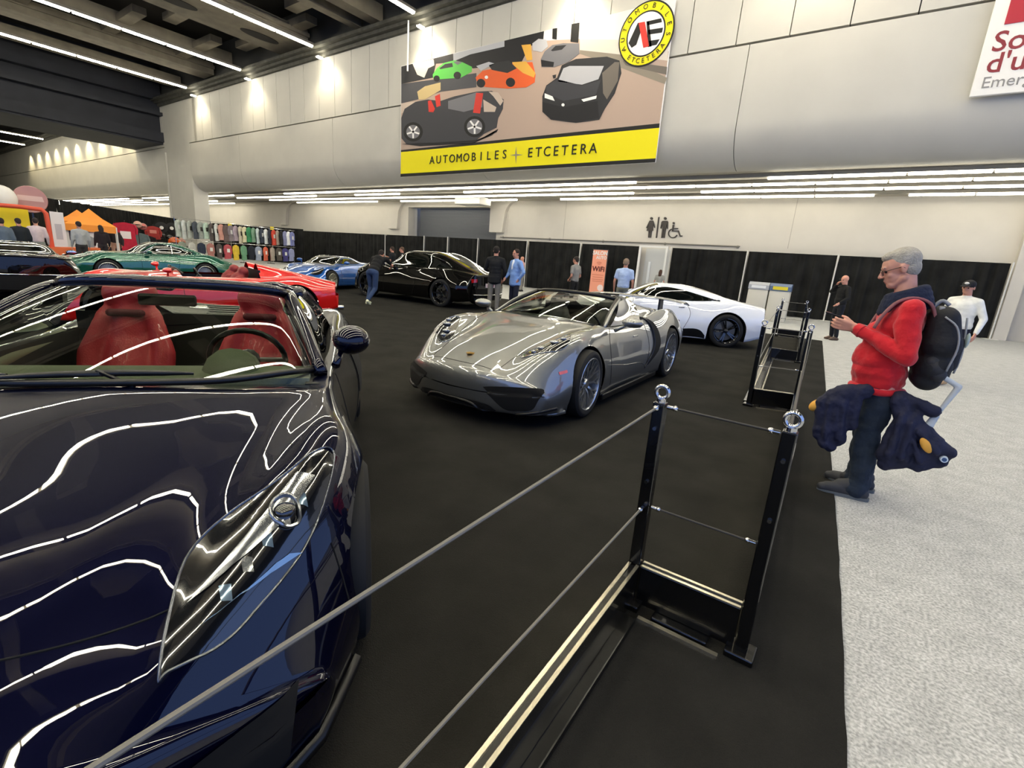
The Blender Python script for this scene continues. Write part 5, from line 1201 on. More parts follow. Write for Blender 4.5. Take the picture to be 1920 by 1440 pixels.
# ================================================================ MAN IN THE RED SWEATER
def redman():
    # local frame: +x is where he faces (world -x, slightly towards the camera), origin between the feet
    t=thing('person','grey haired man in a red sweater looking at the phone in his hands','person',(.20,4.27,0),math.radians(184))
    ms=mat('skin_red','#cf9680',rough=.5,noise=.06,nscale=14); 
    mr_=mat('sweater_red','#c4101f',rough=.85,noise=.10,nscale=7,bump=.5,bscale=16,sheen=.2)
    mj=mat('jeans_dark','#1d2836',rough=.9,noise=.25,nscale=10,bump=.5,bscale=18)
    H=Vector((.075,0,1.635)); f=Vector((.93,.05,-.36)).normalized(); up=Vector((0,0,1)); up=(up-f*up.dot(f)).normalized(); M=Matrix((f,-f.cross(up),up)).transposed()
    W=lambda x,y,z: H+M@Vector((x,y,z))
    g=G()
    # head
    g.sph(W(-.020,0,.040),(.103,.078,.095),24,M=M); g.sph(W(.030,0,.030),(.062,.066,.075),18,M=M); g.sph(W(.030,0,-.035),(.062,.056,.075),18,M=M)
    g.cone(W(.060,-.016,-.088),W(.060,.016,-.088),.026,.026,12); g.cone(W(-.01,.05,-.055),W(.05,.02,-.090),.026,.020,10); g.cone(W(-.01,-.05,-.055),W(.05,-.02,-.090),.026,.020,10)
    g.cone(W(.090,0,.018),W(.113,0,-.020),.0085,.0115,10); g.cone(W(.105,-.012,-.024),W(.105,.012,-.024),.0085,.0085,8)
    g.cone(W(.080,-.034,.034),W(.080,.034,.034),.013,.013,10)
    g.cone(W(.086,-.018,-.050),W(.086,.018,-.050),.0085,.0085,8); g.cone(W(.083,-.016,-.062),W(.083,.016,-.062),.0095,.0095,8)
    for s in (1,-1):
        g.sph(W(-.012,s*.079,.004),(.020,.009,.033),12,M=M); g.sph(W(-.006,s*.083,.018),(.013,.007,.014),10,M=M); g.sph(W(.052,s*.036,-.022),(.028,.022,.024),12,M=M)
    g.cone(W(-.03,0,-.05),(.0,0,1.44),.058,.066,16)
    g.cone((.0,0,1.46),(0,0,1.25),.07,.10,12); g.cone((0.01,0,1.25),(.03,0,.95),.10,.09,12)
    # arms: both forearms raised in front of the belly, hands round the phone
    sh={1:(-.02,.185,1.385),-1:(-.02,-.185,1.385)}; el={1:(-.05,.265,1.085),-1:(-.03,-.255,1.09)}; wr={1:(.245,.095,1.225),-1:(.235,-.105,1.215)}
    for s in (1,-1):
        g.cone((0,0,1.42),sh[s],.05,.05,12); g.cone(sh[s],el[s],.048,.04,12); g.cone(el[s],wr[s],.040,.026,12)
    for s in (1,-1):
        g.cone((0,s*.09,.90),(.02,s*.10,.50),.075,.052,12); g.cone((.02,s*.10,.50),(-.02,s*.10,.09),.052,.038,12)
    # palms, curled fingers and thumbs
    for s in (1,-1):
        w_=Vector(wr[s]); d=Vector((.95,-s*.18,.12)).normalized(); n_=Vector((0,-s,.35)); n_=(n_-d*n_.dot(d)).normalized(); r=d.cross(n_)*s
        for o in (-.030,-.010,.010,.030): g.cone(w_+r*o*.6,w_+d*.080+r*o,.0150,.0130,10)
        for i,(o,l) in enumerate(((-.034,.060),(-.012,.075),(.011,.080),(.033,.072))):
            b=w_+d*.086+r*o; c1=d*math.cos(.15)+n_*math.sin(.15); k1=b+c1*l*.5; c2=d*math.cos(.75)+n_*math.sin(.75)
            g.cone(b,k1,.0098,.0090,10); g.cone(k1,k1+c2*l*.5,.0090,.0075,10)
        b=w_+d*.03+Vector((0,0,.03)); k1=b+(d*.75+Vector((0,-s*.15,.55))).normalized()*.044; g.cone(w_+d*.01,b,.02,.015,10); g.cone(b,k1,.0135,.0115,10); g.cone(k1,k1+(d*.9+n_*.45).normalized()*.034,.0115,.009,10)
    blob('body',g,ms,t,.0058,3)
    for s in (1,-1):
        g=G(); g.sph(W(.073,s*.031,.010),.0125,14); g.build('eye',mat('eye_dark','#2a2320',rough=.2),t,True)
        g=G(); g.cone(W(.088,s*.018,.038),W(.080,s*.046,.036),.0045,.0035,8); g.build('eyebrow',mat('brow_grey','#8d8378',rough=.9),t,True)
    g=G(); g.cone(W(.0935,-.015,-.0562),W(.0935,.015,-.0562),.0022,.0022,6); g.build('mouth_line',mat('mouth','#7d4238',rough=.7),t,True)
    # hair
    g=G(); g.sph(W(-.034,0,.058),(.100,.083,.088),20,M=M); g.sph(W(-.055,0,.005),(.068,.076,.075),16,M=M); g.sph(W(.015,0,.098),(.070,.060,.038),16,M=M)
    blob('hair',g,mat('hair_grey','#aca79b',rough=.85,noise=.15,nscale=30,bump=.8,bscale=90),t,.007,2)
    # glasses
    gl=G()
    for s in (1,-1):
        gl.tube([W(.096,s*.034+.024*math.cos(a),.006+.017*math.sin(a)) for a in [2*PI*k/18 for k in range(18)]],.0020,6,closed=True)
        gl.tube([W(.095,s*.060,.012),W(.05,s*.079,.016),W(-.005,s*.086,.018),W(-.02,s*.086,.006)],.0022,6)
    gl.tube([W(.098,-.012,.010),W(.100,0,.014),W(.098,.012,.010)],.0020,6)
    autosmooth(gl.build('glasses',mat('frame_dark','#2a1a18',rough=.3),t),60)
    # sweater
    g=G(); S=lambda c,r: g.sph(c,r,20)
    S((-.005,0,1.30),(.135,.18,.16)); S((.03,0,1.17),(.150,.175,.15)); S((.055,0,1.03),(.165,.178,.13)); S((.04,0,.93),(.170,.180,.12)); S((.03,0,.875),(.158,.176,.095))
    g.cone((-.005,0,1.44),(-.005,0,1.30),.085,.13,16)
    for s in (1,-1):
        g.cone((0,0,1.40),sh[s],.075,.072,14); g.cone(sh[s],(0,s*.08,1.28),.075,.12,14); g.cone(sh[s],el[s],.074,.062,14); wv=Vector(lerp(el[s],wr[s],.90)); g.cone(el[s],wv,.062,.044,14)
    o=blob('sweater',g,mr_,t,.0085,2)
    # cloth folds on sleeves and belly
    tex=bpy.data.textures.new('fold','CLOUDS'); tex.noise_scale=.11; tex.noise_depth=1
    evalmods(o,[('DISPLACE',dict(texture=tex,strength=.035,mid_level=.5,texture_coords='LOCAL')),('SMOOTH',dict(factor=.5,iterations=2))])
    o.data.polygons.foreach_set('use_smooth',[True]*len(o.data.polygons))
    g=G(); g.tube([(.03+.148*math.cos(a),.165*math.sin(a),.815+.006*math.sin(3*a)) for a in [2*PI*k/32 for k in range(32)]],.024,10,closed=True); autosmooth(g.build('hem_band',mr_,t),60)
    for s in (1,-1):
        a=Vector(lerp(el[s],wr[s],.86)); b=Vector(lerp(el[s],wr[s],.96)); g=G(); g.tube([a,b],[.046,.040],16); autosmooth(g.build('cuff',mr_,t),60)
    # scarf
    g=G(); 
    for k_,(z,rx) in enumerate(((1.385,.122),(1.420,.114),(1.455,.104),(1.485,.092))):
        g.tube([(-.01+.004*k_+rx*math.cos(a),rx*.95*math.sin(a),z-.040*math.cos(a)) for a in [2*PI*q/28 for q in range(28)]],.031,10,closed=True)
    blob('scarf',g,mat('scarf_navy','#1b2238',rough=.95,noise=.2,nscale=20,bump=.5,bscale=40),t,.008,3)
    # jeans
    g=G(); g.sph((.02,0,.81),(.125,.155,.10),18)
    for s in (1,-1):
        g.cone((0.01,s*.06,.80),(.005,s*.09,.72),.105,.10,14); g.cone((.005,s*.09,.72),(.02,s*.10,.48),.098,.076,14); g.cone((.02,s*.10,.48),(-.01,s*.105,.13),.078,.070,14); g.cone((-.01,s*.105,.13),(.01,s*.105,.075),.072,.074,14)
    o=blob('jeans',g,mj,t,.009,2)
    tex2=bpy.data.textures.new('fold2','CLOUDS'); tex2.noise_scale=.09
    evalmods(o,[('DISPLACE',dict(texture=tex2,strength=.03,mid_level=.5,texture_coords='LOCAL')),('SMOOTH',dict(factor=.5,iterations=1))]); o.data.polygons.foreach_set('use_smooth',[True]*len(o.data.polygons))
    for s,(dx,yw) in ((1,(.02,.05)),(-1,(-.03,-.10))):
        g=G(); y=s*.11
        g.cone((-.06+dx,y,.05),(.06+dx,y,.045),.045,.045,12); g.cone((.06+dx,y,.045),(.19+dx,y+yw*.6,.036),.046,.034,12); g.cone((-.035+dx,y,.105),(.08+dx,y,.075),.058,.046,12); g.cone((.07+dx,y+yw*.2,.06),(.16+dx,y+yw*.5,.05),.044,.036,12)
        sh_=blob('shoe',g,mat('shoe_grey','#35363a',rough=.7),t,.0075,2)
        g=G(); P=[(-.095+dx,y-.03),(-.095+dx,y+.03),(.03+dx,y+.040),(.15+dx,y+.044+yw*.4),(.212+dx,y+.015+yw*.7),(.212+dx,y-.02+yw*.6),(.15+dx,y-.040+yw*.4),(.03+dx,y-.038)]
        g.prism(catmull(P,32,True),.0,.026,'xy'); autosmooth(g.build('sole',mat('sole_grey','#5d6265',rough=.7),sh_),40)
        g=G()
        for k_ in range(4): g.tube([(.02+k_*.028+dx,y-.03,.105-k_*.012),(.035+k_*.028+dx,y,.116-k_*.013),(.02+k_*.028+dx,y+.03,.105-k_*.012)],.004,5)
        g.build('laces',mat('lace_grey','#6a6c70',rough=.8),sh_)
    # phone held in both hands: a thing of its own
    ph=thing('phone','dark phone held in both hands of the man in the red sweater','phone',(-.165,4.262,1.292),math.radians(184))
    g=G(); g.box(-.075,.075,-.037,.037,-.0045,.0045,bev=.003); o=g.build('case',m_plast,ph); o.rotation_euler=(0,-.22,0)
    g=G(); g.box(-.070,.070,-.034,.034,.0046,.0052); o2=g.build('screen',mat('phone_screen','#20242c',rough=.05),ph); o2.rotation_euler=(0,-.22,0)
    # backpack
    bp=thing('backpack','black backpack with grey straps worn by the man in the red sweater','backpack',(.20,4.27,0),math.radians(184))
    mk_=mat('pack_black','#17181b',rough=.75,noise=.2,nscale=9,bump=.3,bscale=30); mg=mat('strap_grey','#8f9194',rough=.7); mrs=mat('strap_rose','#8b5a5c',rough=.8)
    g=G(); g.cone((-.215,-.08,1.34),(-.215,.08,1.34),.085,.085,16); g.cone((-.235,-.09,1.18),(-.235,.09,1.18),.11,.11,16); g.cone((-.225,-.09,1.03),(-.225,.09,1.03),.105,.105,16); g.cone((-.215,-.08,1.34),(-.235,-.09,1.18),.085,.105,14); g.cone((-.215,.08,1.34),(-.235,.09,1.18),.085,.105,14); g.cone((-.215,-.07,.945),(-.215,.07,.945),.085,.085,16)
    blob('pack_body',g,mk_,bp,.011,4)
    g=G(); g.cone((-.32,-.05,1.20),(-.32,.05,1.20),.04,.04,12); g.cone((-.315,-.05,1.05),(-.315,.05,1.05),.045,.045,12); g.cone((-.32,-.05,1.20),(-.315,-.05,1.05),.04,.045,10); g.cone((-.32,.05,1.20),(-.315,.05,1.05),.04,.045,10); blob('front_pocket',g,mat('pocket_dark','#232428',rough=.7),bp,.011,3)
    g=G(); g.tube(catmull([(-.20,.17,1.36),(-.27,.185,1.30),(-.30,.19,1.18),(-.28,.185,1.02)],14),.006,6); g.build('zip',mg,bp,True)
    g=G(); g.tube(catmull([(-.335,.02,1.36),(-.345,.05,1.25),(-.352,.07,1.12),(-.34,.07,1.0)],14),.006,6); g.build('zip',mg,bp,True)
    g=G(); g.tube(catmull([(-.15,.0,1.40),(-.19,0,1.455),(-.235,0,1.43)],10),.012,8); g.build('grab_handle',mg,bp,True)
    g=G(); g.cone((-.21,.14,1.06),(-.25,.15,.99),.05,.05,12); g.build('side_pouch',mat('pocket_dark2','#2b2c31',rough=.7),bp,True)
    for s in (1,-1):
        P=catmull([(-.17,s*.10,1.33),(-.12,s*.125,1.43),(-.03,s*.14,1.462),(.055,s*.145,1.425),(.115,s*.15,1.33),(.145,s*.15,1.24)],20)
        V=[];F=[]
        for q,p in enumerate(P):
            nx=Vector((P[min(q+1,19)][0]-P[max(q-1,0)][0],0,P[min(q+1,19)][2]-P[max(q-1,0)][2])).normalized(); nn=Vector((-nx.z,0,nx.x))*-.008
            for dy in (-.03,.03):
                V.append(Vector(p)+Vector((0,dy,0))+nn*-1.0); V.append(Vector(p)+Vector((0,dy,0))+nn*1.0)
        for q in range(19):
            a=q*4;b=a+4; F+=[(a,b,b+2,a+2),(a+1,a+3,b+3,b+1),(a,a+1,b+1,b),(a+2,b+2,b+3,a+3)]
        F+=[(0,2,3,1),(76,77,79,78)]
        tag(mk('shoulder_strap',V,F,mrs,bp,True),'dusty rose shoulder strap')
        g=G(); g.box(-.2,-.17,s*.10-.02,s*.10+.02,1.24,1.42,bev=.008); tag(g.build('load_strap',mg,bp),'grey load strap')
    g=G(); g.cone((-.20,.16,1.02),(-.37,.15,.93),.018,.018,8); g.cone((-.37,.15,.93),(-.30,.16,.72),.02,.014,8); g.cone((-.30,.16,.72),(-.27,.17,.62),.022,.03,8); tag(blob('hip_strap',g,mat('strap_pale','#b9c0c4',rough=.6),bp,.008,2),'pale loose hip strap')
    g=G(); g.sph((-.36,.06,1.22),(.012,.03,.05),12); g.build('side_patch',mat('patch_pale','#aebdb8',rough=.5),bp,True)
    # navy coat carried at his hip, in two hanging parts
    mc=mat('coat_navy','#141833',rough=.75,noise=.3,nscale=9,bump=.6,bscale=14); my=mat('lining_yellow','#d9a040',rough=.7)
    ct=thing('coat','navy coat with yellow lining hanging in front of his thighs','coat',(.20,4.27,0),math.radians(184))
    def cloth(name,L,mt,parent,vox=.012,disp=.04,ns=.10):
        g=G()
        for a,b,ra,rb in L: g.cone(a,b,ra,rb,12)
        o=blob(name,g,mt,parent,vox,2); tx=bpy.data.textures.new('f3','CLOUDS'); tx.noise_scale=ns; evalmods(o,[('DISPLACE',dict(texture=tx,strength=disp,mid_level=.5,texture_coords='LOCAL')),('SMOOTH',dict(factor=.5,iterations=1))]); o.data.polygons.foreach_set('use_smooth',[True]*len(o.data.polygons)); return o
    cloth('coat_front',[((.10,.20,.81),(.24,.215,.77),.05,.06),((.24,.215,.77),(.33,.21,.68),.06,.05),((.22,.22,.74),(.19,.22,.44),.05,.045),((.27,.225,.72),(.26,.23,.40),.055,.05),((.33,.215,.68),(.31,.22,.45),.045,.04),((.15,.22,.76),(.14,.22,.56),.045,.04),((.19,.22,.44),(.31,.225,.45),.045,.035),((.21,.27,.72),(.19,.265,.46),.020,.026),((.29,.265,.68),(.27,.27,.44),.020,.024),((.25,.27,.75),(.235,.275,.52),.016,.02),((.26,.23,.40),(.22,.22,.37),.04,.035)],mc,ct,.009,.03,.07)
    g=G(); g.sph((.358,.185,.650),(.060,.05,.040),18,M=Matrix.Rotation(math.radians(42),3,'Y')); g.build('lining',my,ct,True)
    c2=thing('coat','navy coat with yellow lining and round badge hanging behind his legs','coat',(.20,4.27,0),math.radians(184))
    cloth('coat_back',[((-.09,.17,.80),(-.15,.19,.66),.05,.07),((-.15,.19,.66),(-.11,.20,.40),.07,.07),((-.18,.19,.68),(-.19,.20,.40),.06,.055),((-.11,.2,.34),(-.19,.2,.37),.05,.045),((-.20,.19,.64),(-.34,.20,.53),.06,.055),((-.34,.20,.54),(-.40,.20,.50),.05,.045),((-.41,.20,.50),(-.385,.20,.42),.030,.030),((-.30,.20,.50),(-.26,.20,.37),.06,.04),((-.385,.2,.43),(-.27,.20,.36),.038,.035),((-.36,.20,.50),(-.32,.20,.42),.05,.04),((-.10,.17,.82),(-.28,.18,.75),.03,.045),((-.12,.255,.70),(-.10,.265,.42),.02,.024),((-.17,.26,.66),(-.17,.265,.42),.018,.022),((-.22,.25,.62),(-.33,.26,.50),.018,.022),((-.20,.255,.56),(-.27,.262,.42),.016,.02)],mc,c2,.009,.03,.07)
    g=G(); g.sph((-.275,.268,.535),(.026,.014,.055),16,M=Matrix.Rotation(math.radians(35),3,'Y')); g.build('lining',my,c2,True)
    g=G(); g.lathe([(.001,.262),(.020,.262),(.022,.240)],'y',20,(-.385,0,.465)); g.build('round_badge',mat('badge_pale','#c9d4df',rough=.5),c2)
    g=G(); g.lathe([(.001,.264),(.013,.264),(.013,.262)],'y',20,(-.385,0,.465)); g.build('badge_mark',mat('badge_blue','#33507a',rough=.5),c2)
redman()
# ================================================================ STALLS ON THE LEFT
def along(px,py,dist):
    d=ray(px,py); return Vector((0,0,CAM_H))+d*(dist/math.hypot(d.x,d.y))
def gnd(px,dist,py=440):
    p=along(px,py,dist); return (p.x,p.y)
def facing(p): return math.degrees(math.atan2(-p[1],-p[0]))
def wallpanel(name,label,cat,x0,x1,yt0,yt1,dist,mt,z0=0.0,part='panel'):
    a=along(x0,yt0,dist); b=along(x1,yt1,dist); L=math.hypot(b.x-a.x,b.y-a.y)
    t=thing(name,label,cat,(a.x,a.y,0),math.atan2(b.y-a.y,b.x-a.x))
    g=G(); g.add([(0,-.02,z0),(L,-.02,z0),(L,-.02,b.z),(0,-.02,a.z),(0,.02,z0),(L,.02,z0),(L,.02,b.z),(0,.02,a.z)],[(0,1,2,3),(7,6,5,4),(0,4,5,1),(1,5,6,2),(2,6,7,3),(3,7,4,0)])
    g.build(part,mt,t); return t,L,a,b
t,L,a,b=wallpanel('booth_wall','bright yellow booth wall at the left picture edge','booth wall',-30,52,383,392,27,mat('booth_yellow','#e8cf12',rough=.5))
g=G(); g.box(0,L,-.05,-.02,0,.3); g.build('skirting',m_white,t)
t=thing('arch_frame','orange square arch frame in front of the yellow booth wall','frame',(0,0,0))
m_or=mat('orange_frame','#e0583a',rough=.45)
P=[along(-30,382,26.2),along(40,388,26.2),along(78,393,26.2),along(86,400,26.2),along(91,425,26.2),along(99,470,26.2)]; P.append(Vector((P[-1].x,P[-1].y,.05)))
g=G(); g.tube(P,.075,10); autosmooth(g.build('tube_frame',m_or,t),60)
q=Vector((P[-1].x,P[-1].y,0)); g=G(); g.box(q.x-.3,q.x+.3,q.y-.3,q.y+.3,0,.04); g.build('foot',m_or,t)
p=along(3,372,28.2); t=thing('balloon','large white balloon above the yellow booth wall','balloon',tuple(p)); g=G(); g.sph((0,0,0),(.46,.46,.50),20); g.build('skin',m_white,t,True); g=G(); g.tube([(0,0,-.5),(0,0,-.8)],.012,6); g.build('string',m_white,t)
p=along(57,374,28.6); t=thing('round_sign','large dusty pink round sign above the orange arch','sign',tuple(p),math.radians(facing(p)))
g=G(); g.lathe([(.001,.04),(.50,.04),(.52,.0),(.50,-.04),(.001,-.04)],'x',36); autosmooth(g.build('disc',mat('sign_pink','#b98a88',rough=.6),t),40); g=G(); g.prism([(-.4,-.06),(.4,-.06),(.36,.14),(-.36,.14)],.041,.05,'yz'); g.build('pale_band',mat('sign_pink2','#d9b9b4',rough=.6),t); g=G(); g.box(-.03,.03,-.03,.03,-p.z,-.5); g.build('pole',m_bk,t)
t,L,a,b=wallpanel('booth_wall','white booth wall between the orange arch and the orange canopies','booth wall',92,118,396,399,27.5,mat('booth_white','#e3e4e2',rough=.5))
g=G(); g.box(.1,L-.1,-.03,-.021,1.0,1.6); g.build('print_field',mat('print_grey','#b9bcbf',rough=.5),t)
t,L,a,b=wallpanel('booth_wall','white booth wall with a grey printed picture under the orange canopies','booth wall',118,186,418,421,28.5,mat('booth_white2','#dcdcda',rough=.5))
g=G(); 
for (u,z,r_) in ((.45,1.25,.28),(.62,1.0,.26),(.55,.75,.30),(.40,1.5,.14)): g.prism([(L*u+r_*math.cos(q*PI/8),z+r_*.8*math.sin(q*PI/8)) for q in range(16)],-.03-.002*r_,-.021,'xz')
g.build('grey_print',mat('print_grey2','#8d8f92',rough=.6),t)
g=G(); g.prism([(L*.12,1.0),(L*.2,.8),(L*.26,1.0),(L*.26,1.5),(L*.12,1.5)],-.03,-.021,'xz'); g.build('dark_print',mat('print_dark','#2b1f33',rough=.6),t)
def canopy(lab,px,py,dist,w,col,h=.75):
    p=along(px,py,dist); zb=p.z-h
    t=thing('canopy',lab,'tent',(p.x,p.y,0),math.radians(facing(p)),'orange peaked canopies')
    m1=mat('canopy_'+col,col,rough=.7)
    g=G(); n=8; w2=w/2; V=[(0,0,p.z)]
    ring=[(-w2,-w2),(0,-w2),(w2,-w2),(w2,0),(w2,w2),(0,w2),(-w2,w2),(-w2,0)]
    V+=[(x*.5,y*.5,zb+h*.42) for x,y in ring]+[(x,y,zb) for x,y in ring]+[(x,y,zb-.28) for x,y in ring]
    F=[(0,1+k,1+(k+1)%8) for k in range(8)]
    for r_ in (0,1): F+=[(1+r_*8+k,9+r_*8+k,9+r_*8+(k+1)%8,1+r_*8+(k+1)%8) for k in range(8)]
    g.add(V,F); g.build('roof',m1,t)
    for sx in (-1,1):
        for sy in (-1,1): g=G(); g.box(sx*w2-.02,sx*w2+.02,sy*w2-.02,sy*w2+.02,0,zb-.02); g.build('leg',m_white,t)
canopy('orange peaked canopy, left and farther of the pair',144,393,31.5,1.45,'#f0963c',.55)
canopy('orange peaked canopy, right and nearer of the pair',166,391,29.2,1.7,'#f59a3a',.70)
p=along(125,475,26.5); c=gnd(125,26.5)
t=thing('counter','low orange counter with a round wheel cut-out below the white booth wall','counter',(c[0],c[1],0),math.radians(facing(c)-90))
g=G(); 
pts=[(-.95,0),(-.95,.78),(.80,.70),(.88,0),(.62,0)]+[(.34+.28*math.cos(a),.02+.28*math.sin(a)) for a in [k*PI/8 for k in range(0,9)]]
g.prism(pts,-.5,.5,'xz'); g.build('orange_body',mat('counter_orange','#e4703a',rough=.5),t)
g=G(); g.lathe([(.12,-.1),(.24,-.1),(.25,0),(.24,.1),(.12,.1)],'y',20,(.34,-.38,.26)); autosmooth(g.build('tyre',m_rub,t),40)
# hung goods on the dark drape: jackets, hats, helmets
def onwall(px,py,dist): return along(px,py,dist)
def jacket(name,label,p,rz,col,w=.55,L=1.0,group=None,cat='clothing',sleeve=True,dep=.10,col2=None,hang=True,hemw=1.1):
    t=thing(name,label,cat,tuple(p),rz,group)
    mt=mat('garment_'+col,col,rough=.85,noise=.12,nscale=6,bump=.4,bscale=12)
    w2=w/2
    def slab(poly,d0,d1):
        bm=bmesh.new(); vs=[bm.verts.new((u,d0,v)) for u,v in poly]; f=bm.faces.new(vs)
        r=bmesh.ops.extrude_face_region(bm,geom=[f]); 
        for v in r['geom']:
            if isinstance(v,bmesh.types.BMVert): v.co.y=d1
        bmesh.ops.recalc_face_normals(bm,faces=bm.faces); bmesh.ops.bevel(bm,geom=bm.edges[:],offset=.018,segments=2,affect='EDGES')
        g=G(); g.bm(bm); return g
    k=.06*random.uniform(-1,1)
    poly=[(-.07,0),(.07,0),(w2*.9,-.07),(w2,-.16),(w2*.92,-L*.5),(w2*hemw+k,-L),(-w2*hemw+k,-L-.02),(-w2*.92,-L*.5),(-w2,-.16),(-w2*.9,-.07)]
    autosmooth(slab(poly,-dep/2,dep/2).build('front',mt,t),40)
    if col2:
        g=G(); g.box(-w2*.5,w2*.5,-dep/2-.008,-dep/2,-L*.55,-L*.3); g.build('print',mat('garment_'+col2,col2,rough=.8),t)
    if sleeve:
        for s in (1,-1):
            g=G(); g.tube([(s*(w2*.88),0,-.10),(s*(w2+.05),0,-.35),(s*(w2+.03),-.02,-.62)],[.075,.062,.05],8); autosmooth(g.build('sleeve',mt,t),60)
    if hang:
        g=G(); g.tube([(0,0,0),(0,0,.05),(.025,0,.08),(0,0,.11)],.007,5); g.build('hook',m_chrome,t)
    return t
def fr(p): return math.radians(facing(p)+90)
for (px,py,ds,col,w_,L_,lab,c2) in ((233,417,36,'#b8203a',.95,1.6,'red racing jacket hung wide on the dark drape','#e8dcdc'),(286,424,39.5,'#a93a36',.7,.8,'red jacket hung next to the round black hats','#d98c80'),(262,437,38,'#6f7f80',.75,1.1,'grey green jacket hung below the helmets',None),(277,442,38.5,'#252023',.7,1.1,'dark jacket hung right of the grey green one',None),(205,436,33,'#2a2528',.9,1.3,'dark jacket hung left of the red racing jacket','#cdb9a6')):
    p=onwall(px,py,ds); t=jacket('hanging_jacket',lab,p,fr(p),col,w_,L_,'jackets hung on the dark drape',col2=c2); g=G(); g.tube([(0,.09,.10),(0,.09,-p.z)],.02,6); g.build('display_pole',m_blackm,t)
for (px,py,ds,lab) in ((303,427,40,'black round hat with white centre, left of the pair'),(322,428,41,'black round hat with white centre, right of the pair')):
    p=onwall(px,py,ds); t=thing('round_hat',lab,'hat',tuple(p),math.radians(facing(p)),'round hats on the drape')
    g=G(); g.lathe([(.001,.10),(.12,.10),(.16,.05),(.34,.03),(.36,0),(.001,0)],'x',24); autosmooth(g.build('brim',m_blackm,t),40); g=G(); g.lathe([(.001,.112),(.11,.112),(.11,.10)],'x',20); g.build('white_patch',m_white,t)
for (px,py,ds,col,lab) in ((249,426,37,'#121114','black helmet beside the red racing jacket'),(258,421,37.5,'#d6a592','pale pink helmet above the grey green jacket'),(268,425,38,'#c8706a','rose helmet right of the pale pink one'),(303,441,40,'#2d262a','dark helmet under the round hats'),(318,446,40.5,'#1d181b','small dark helmet beside the orange helmet'),(328,455,39,'#d9611f','large orange helmet above the green car roof'),(341,453,39.5,'#c9897a','dusty pink helmet beside the orange one')):
    p=onwall(px,py,ds); t=thing('helmet',lab,'helmet',tuple(p),math.radians(facing(p)),'helmets on the stall')
    s=.24 if 'large' not in lab else .42
    g=G(); g.sph((0,0,0),(s,s*.9,s*.85),18); g.build('shell',mat('helmet_'+col,col,rough=.3,coat=.6),t,True)
    g=G(); V=[]; 
    g.sph((s*.35,0,-s*.05),(s*.70,s*.72,s*.32),14); g.build('visor',mat('visor_dark','#151517',rough=.15),t,True)
    g=G(); g.tube([(-.05,0,-p.z),(-.05,0,-s*.7)],.02,6); g.build('stand',m_blackm,t)
# display table carrying the helmets
c=gnd(316,39.6); t=thing('display_table','long dark display table of the helmet stall behind the green car','table',(c[0],c[1],0),math.radians(142))
g=G(); g.box(-2.6,2.6,-.4,.4,.78,.84); g.build('table_top',m_blackm,t); g=G(); g.box(-2.55,2.55,.36,.38,.05,.78); g.build('skirt',mat('skirt_dark','#1b1718',rough=.9),t)
for s in (1,-1): g=G(); g.box(s*2.4-.04,s*2.4+.04,-.35,.35,0,.78); g.build('leg',m_blackm,t)
# clothing racks
R0=along(330,440,36.0); R0.z=0; R1=Vector((-36.9,21.4,0)); RL=(R1-R0).length; rd=(R1-R0)/RL; rz=math.atan2(rd.y,rd.x)
t=thing('garment_rack','long double rail clothes rack in front of the dark drape','rack',tuple(R0),rz)
for z in (2.52,1.28):
    g=G(); g.tube([(-.1,0,z),(RL+.1,0,z)],.018,8); g.build('rail',m_chrome,t)
for k in range(5):
    x=RL*k/4; g=G(); g.tube([(x,.04,0),(x,.04,2.56)],.02,8); g.build('upright',m_chrome,t); g=G(); g.box(x-.03,x+.03,-.3,.35,0,.04); g.build('foot',m_blackm,t)
up=[('#b9c2b8','pale sage'),('#c9cdc9','pale grey'),('#aab0a8','ash grey'),('#4c525c','slate'),('#9aa09a','stone grey'),('#bcd0c0','mint'),('#5a5250','umber'),('#d5d8d4','off white'),('#cf9a8c','salmon'),('#6a5a58','brown grey'),('#8a8084','taupe'),('#a99aa6','mauve'),('#cfc8b0','cream'),('#d8d2b0','ivory'),('#3d8a5e','leaf green'),('#7fa088','sage green'),('#c8d4d4','ice blue'),('#39404e','navy grey'),('#e0e4e4','white striped'),('#2b2d3a','midnight'),('#d8503f','tomato red'),('#a89c90','sand'),('#2a2826','black'),('#8d90b4','lavender'),('#eceef0','pure white'),('#7a80b4','periwinkle')]
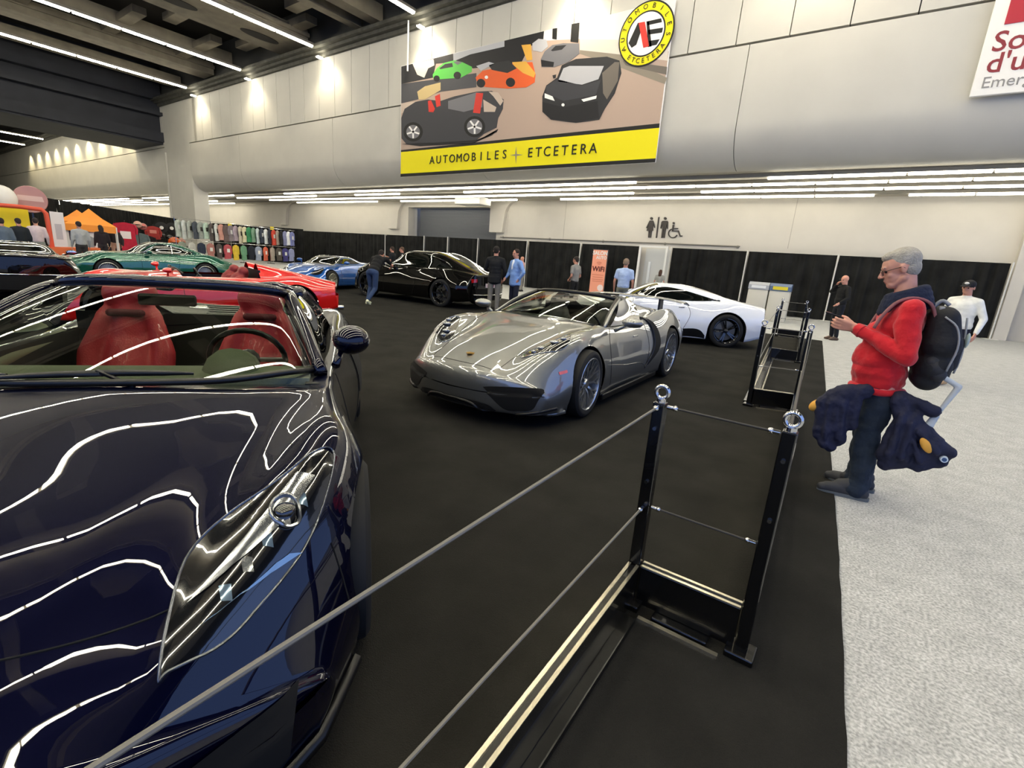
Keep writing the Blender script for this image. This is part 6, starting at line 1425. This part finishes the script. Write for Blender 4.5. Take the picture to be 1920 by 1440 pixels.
for k,(c,nm_) in enumerate(up):
    p=R0+rd*(RL*(k+.5)/len(up)); jacket('hanging_shirt','%s shirt on the upper rail of the long clothes rack'%nm_,(p.x,p.y,2.42),rz+random.uniform(.2,.55),c,.46,random.uniform(.95,1.1),'shirts on the upper rail',cat='clothing',col2=random.choice([None,None,'#d9d9d6','#35302e']))
lo=[('#8c9488','moss'),('#c6c6be','bone'),('#2d3548','ink blue'),('#b07870','rust pink'),('#57504e','charcoal'),('#b8545c','striped raspberry'),('#e0c040','bright yellow'),('#6fa080','soft green'),('#1f2430','deep navy'),('#9aa4b8','steel blue'),('#d86a50','coral'),('#b0a498','oatmeal'),('#57504a','dark olive'),('#4a4684','violet'),('#9aa0c8','pale lilac')]
for k,(c,nm_) in enumerate(lo):
    p=R0+rd*(RL*(k+.5)/len(lo)); jacket('hanging_shirt','%s shirt on the lower rail of the long clothes rack'%nm_,(p.x,p.y,1.18),rz+random.uniform(.1,.4),c,.50,random.uniform(.85,1.0),'shirts on the lower rail',col2=random.choice([None,'#e8e8e4']))
for px,py,lab in ((431,421,'small yellow price sign above the cream shirts'),(510,428,'small yellow price sign above the red shirt')):
    p=atZ(px,py,2.66); d=along(px,py,43 if px>500 else 45.5); t=thing('price_sign',lab,'sign',tuple(d),math.radians(facing(d)),'yellow price signs'); g=G(); g.box(-.01,.01,-.13,.13,-.12,.12); g.build('card',mat('sign_yellow','#e9d32e',rough=.5),t); g=G(); g.tube([(0,0,-.12),(0,0,-max(.2,d.z))],.01,5); g.build('stem',m_white,t)
# visitors by the stalls
for (px,ds,top,bot,lab,hk,h_) in ((38,22.5,'#1c2228','#20242c','person in a dark jacket with a pale oval on the back by the yellow wall','short',1.66),(6,21.5,'#5d6a78','#3a3d42','person in a grey blue top at the very left edge','short',1.62),(70,23.5,'#d8c4c4','#8a9088','person in a white and pink top under the orange arch','short',1.72),(150,23.0,'#a5a7a6','#33302f','person in a light grey top in front of the printed booth wall','short',1.72),(190,26.6,'#241d22','#2a262a','person with long dark hair and a black top near the stall','long',1.68),(214,30.5,'#2c2428','#c49a86','person in a dark coat beside the red racing jacket','short',1.72)):
    c=gnd(px,ds); person(lab,(c[0],c[1]),facing(c)+random.choice((180,150,200)),{},h_,top=top,bottom=bot,hairkind=hk,vox=.03,topkind='sweater',group=None)
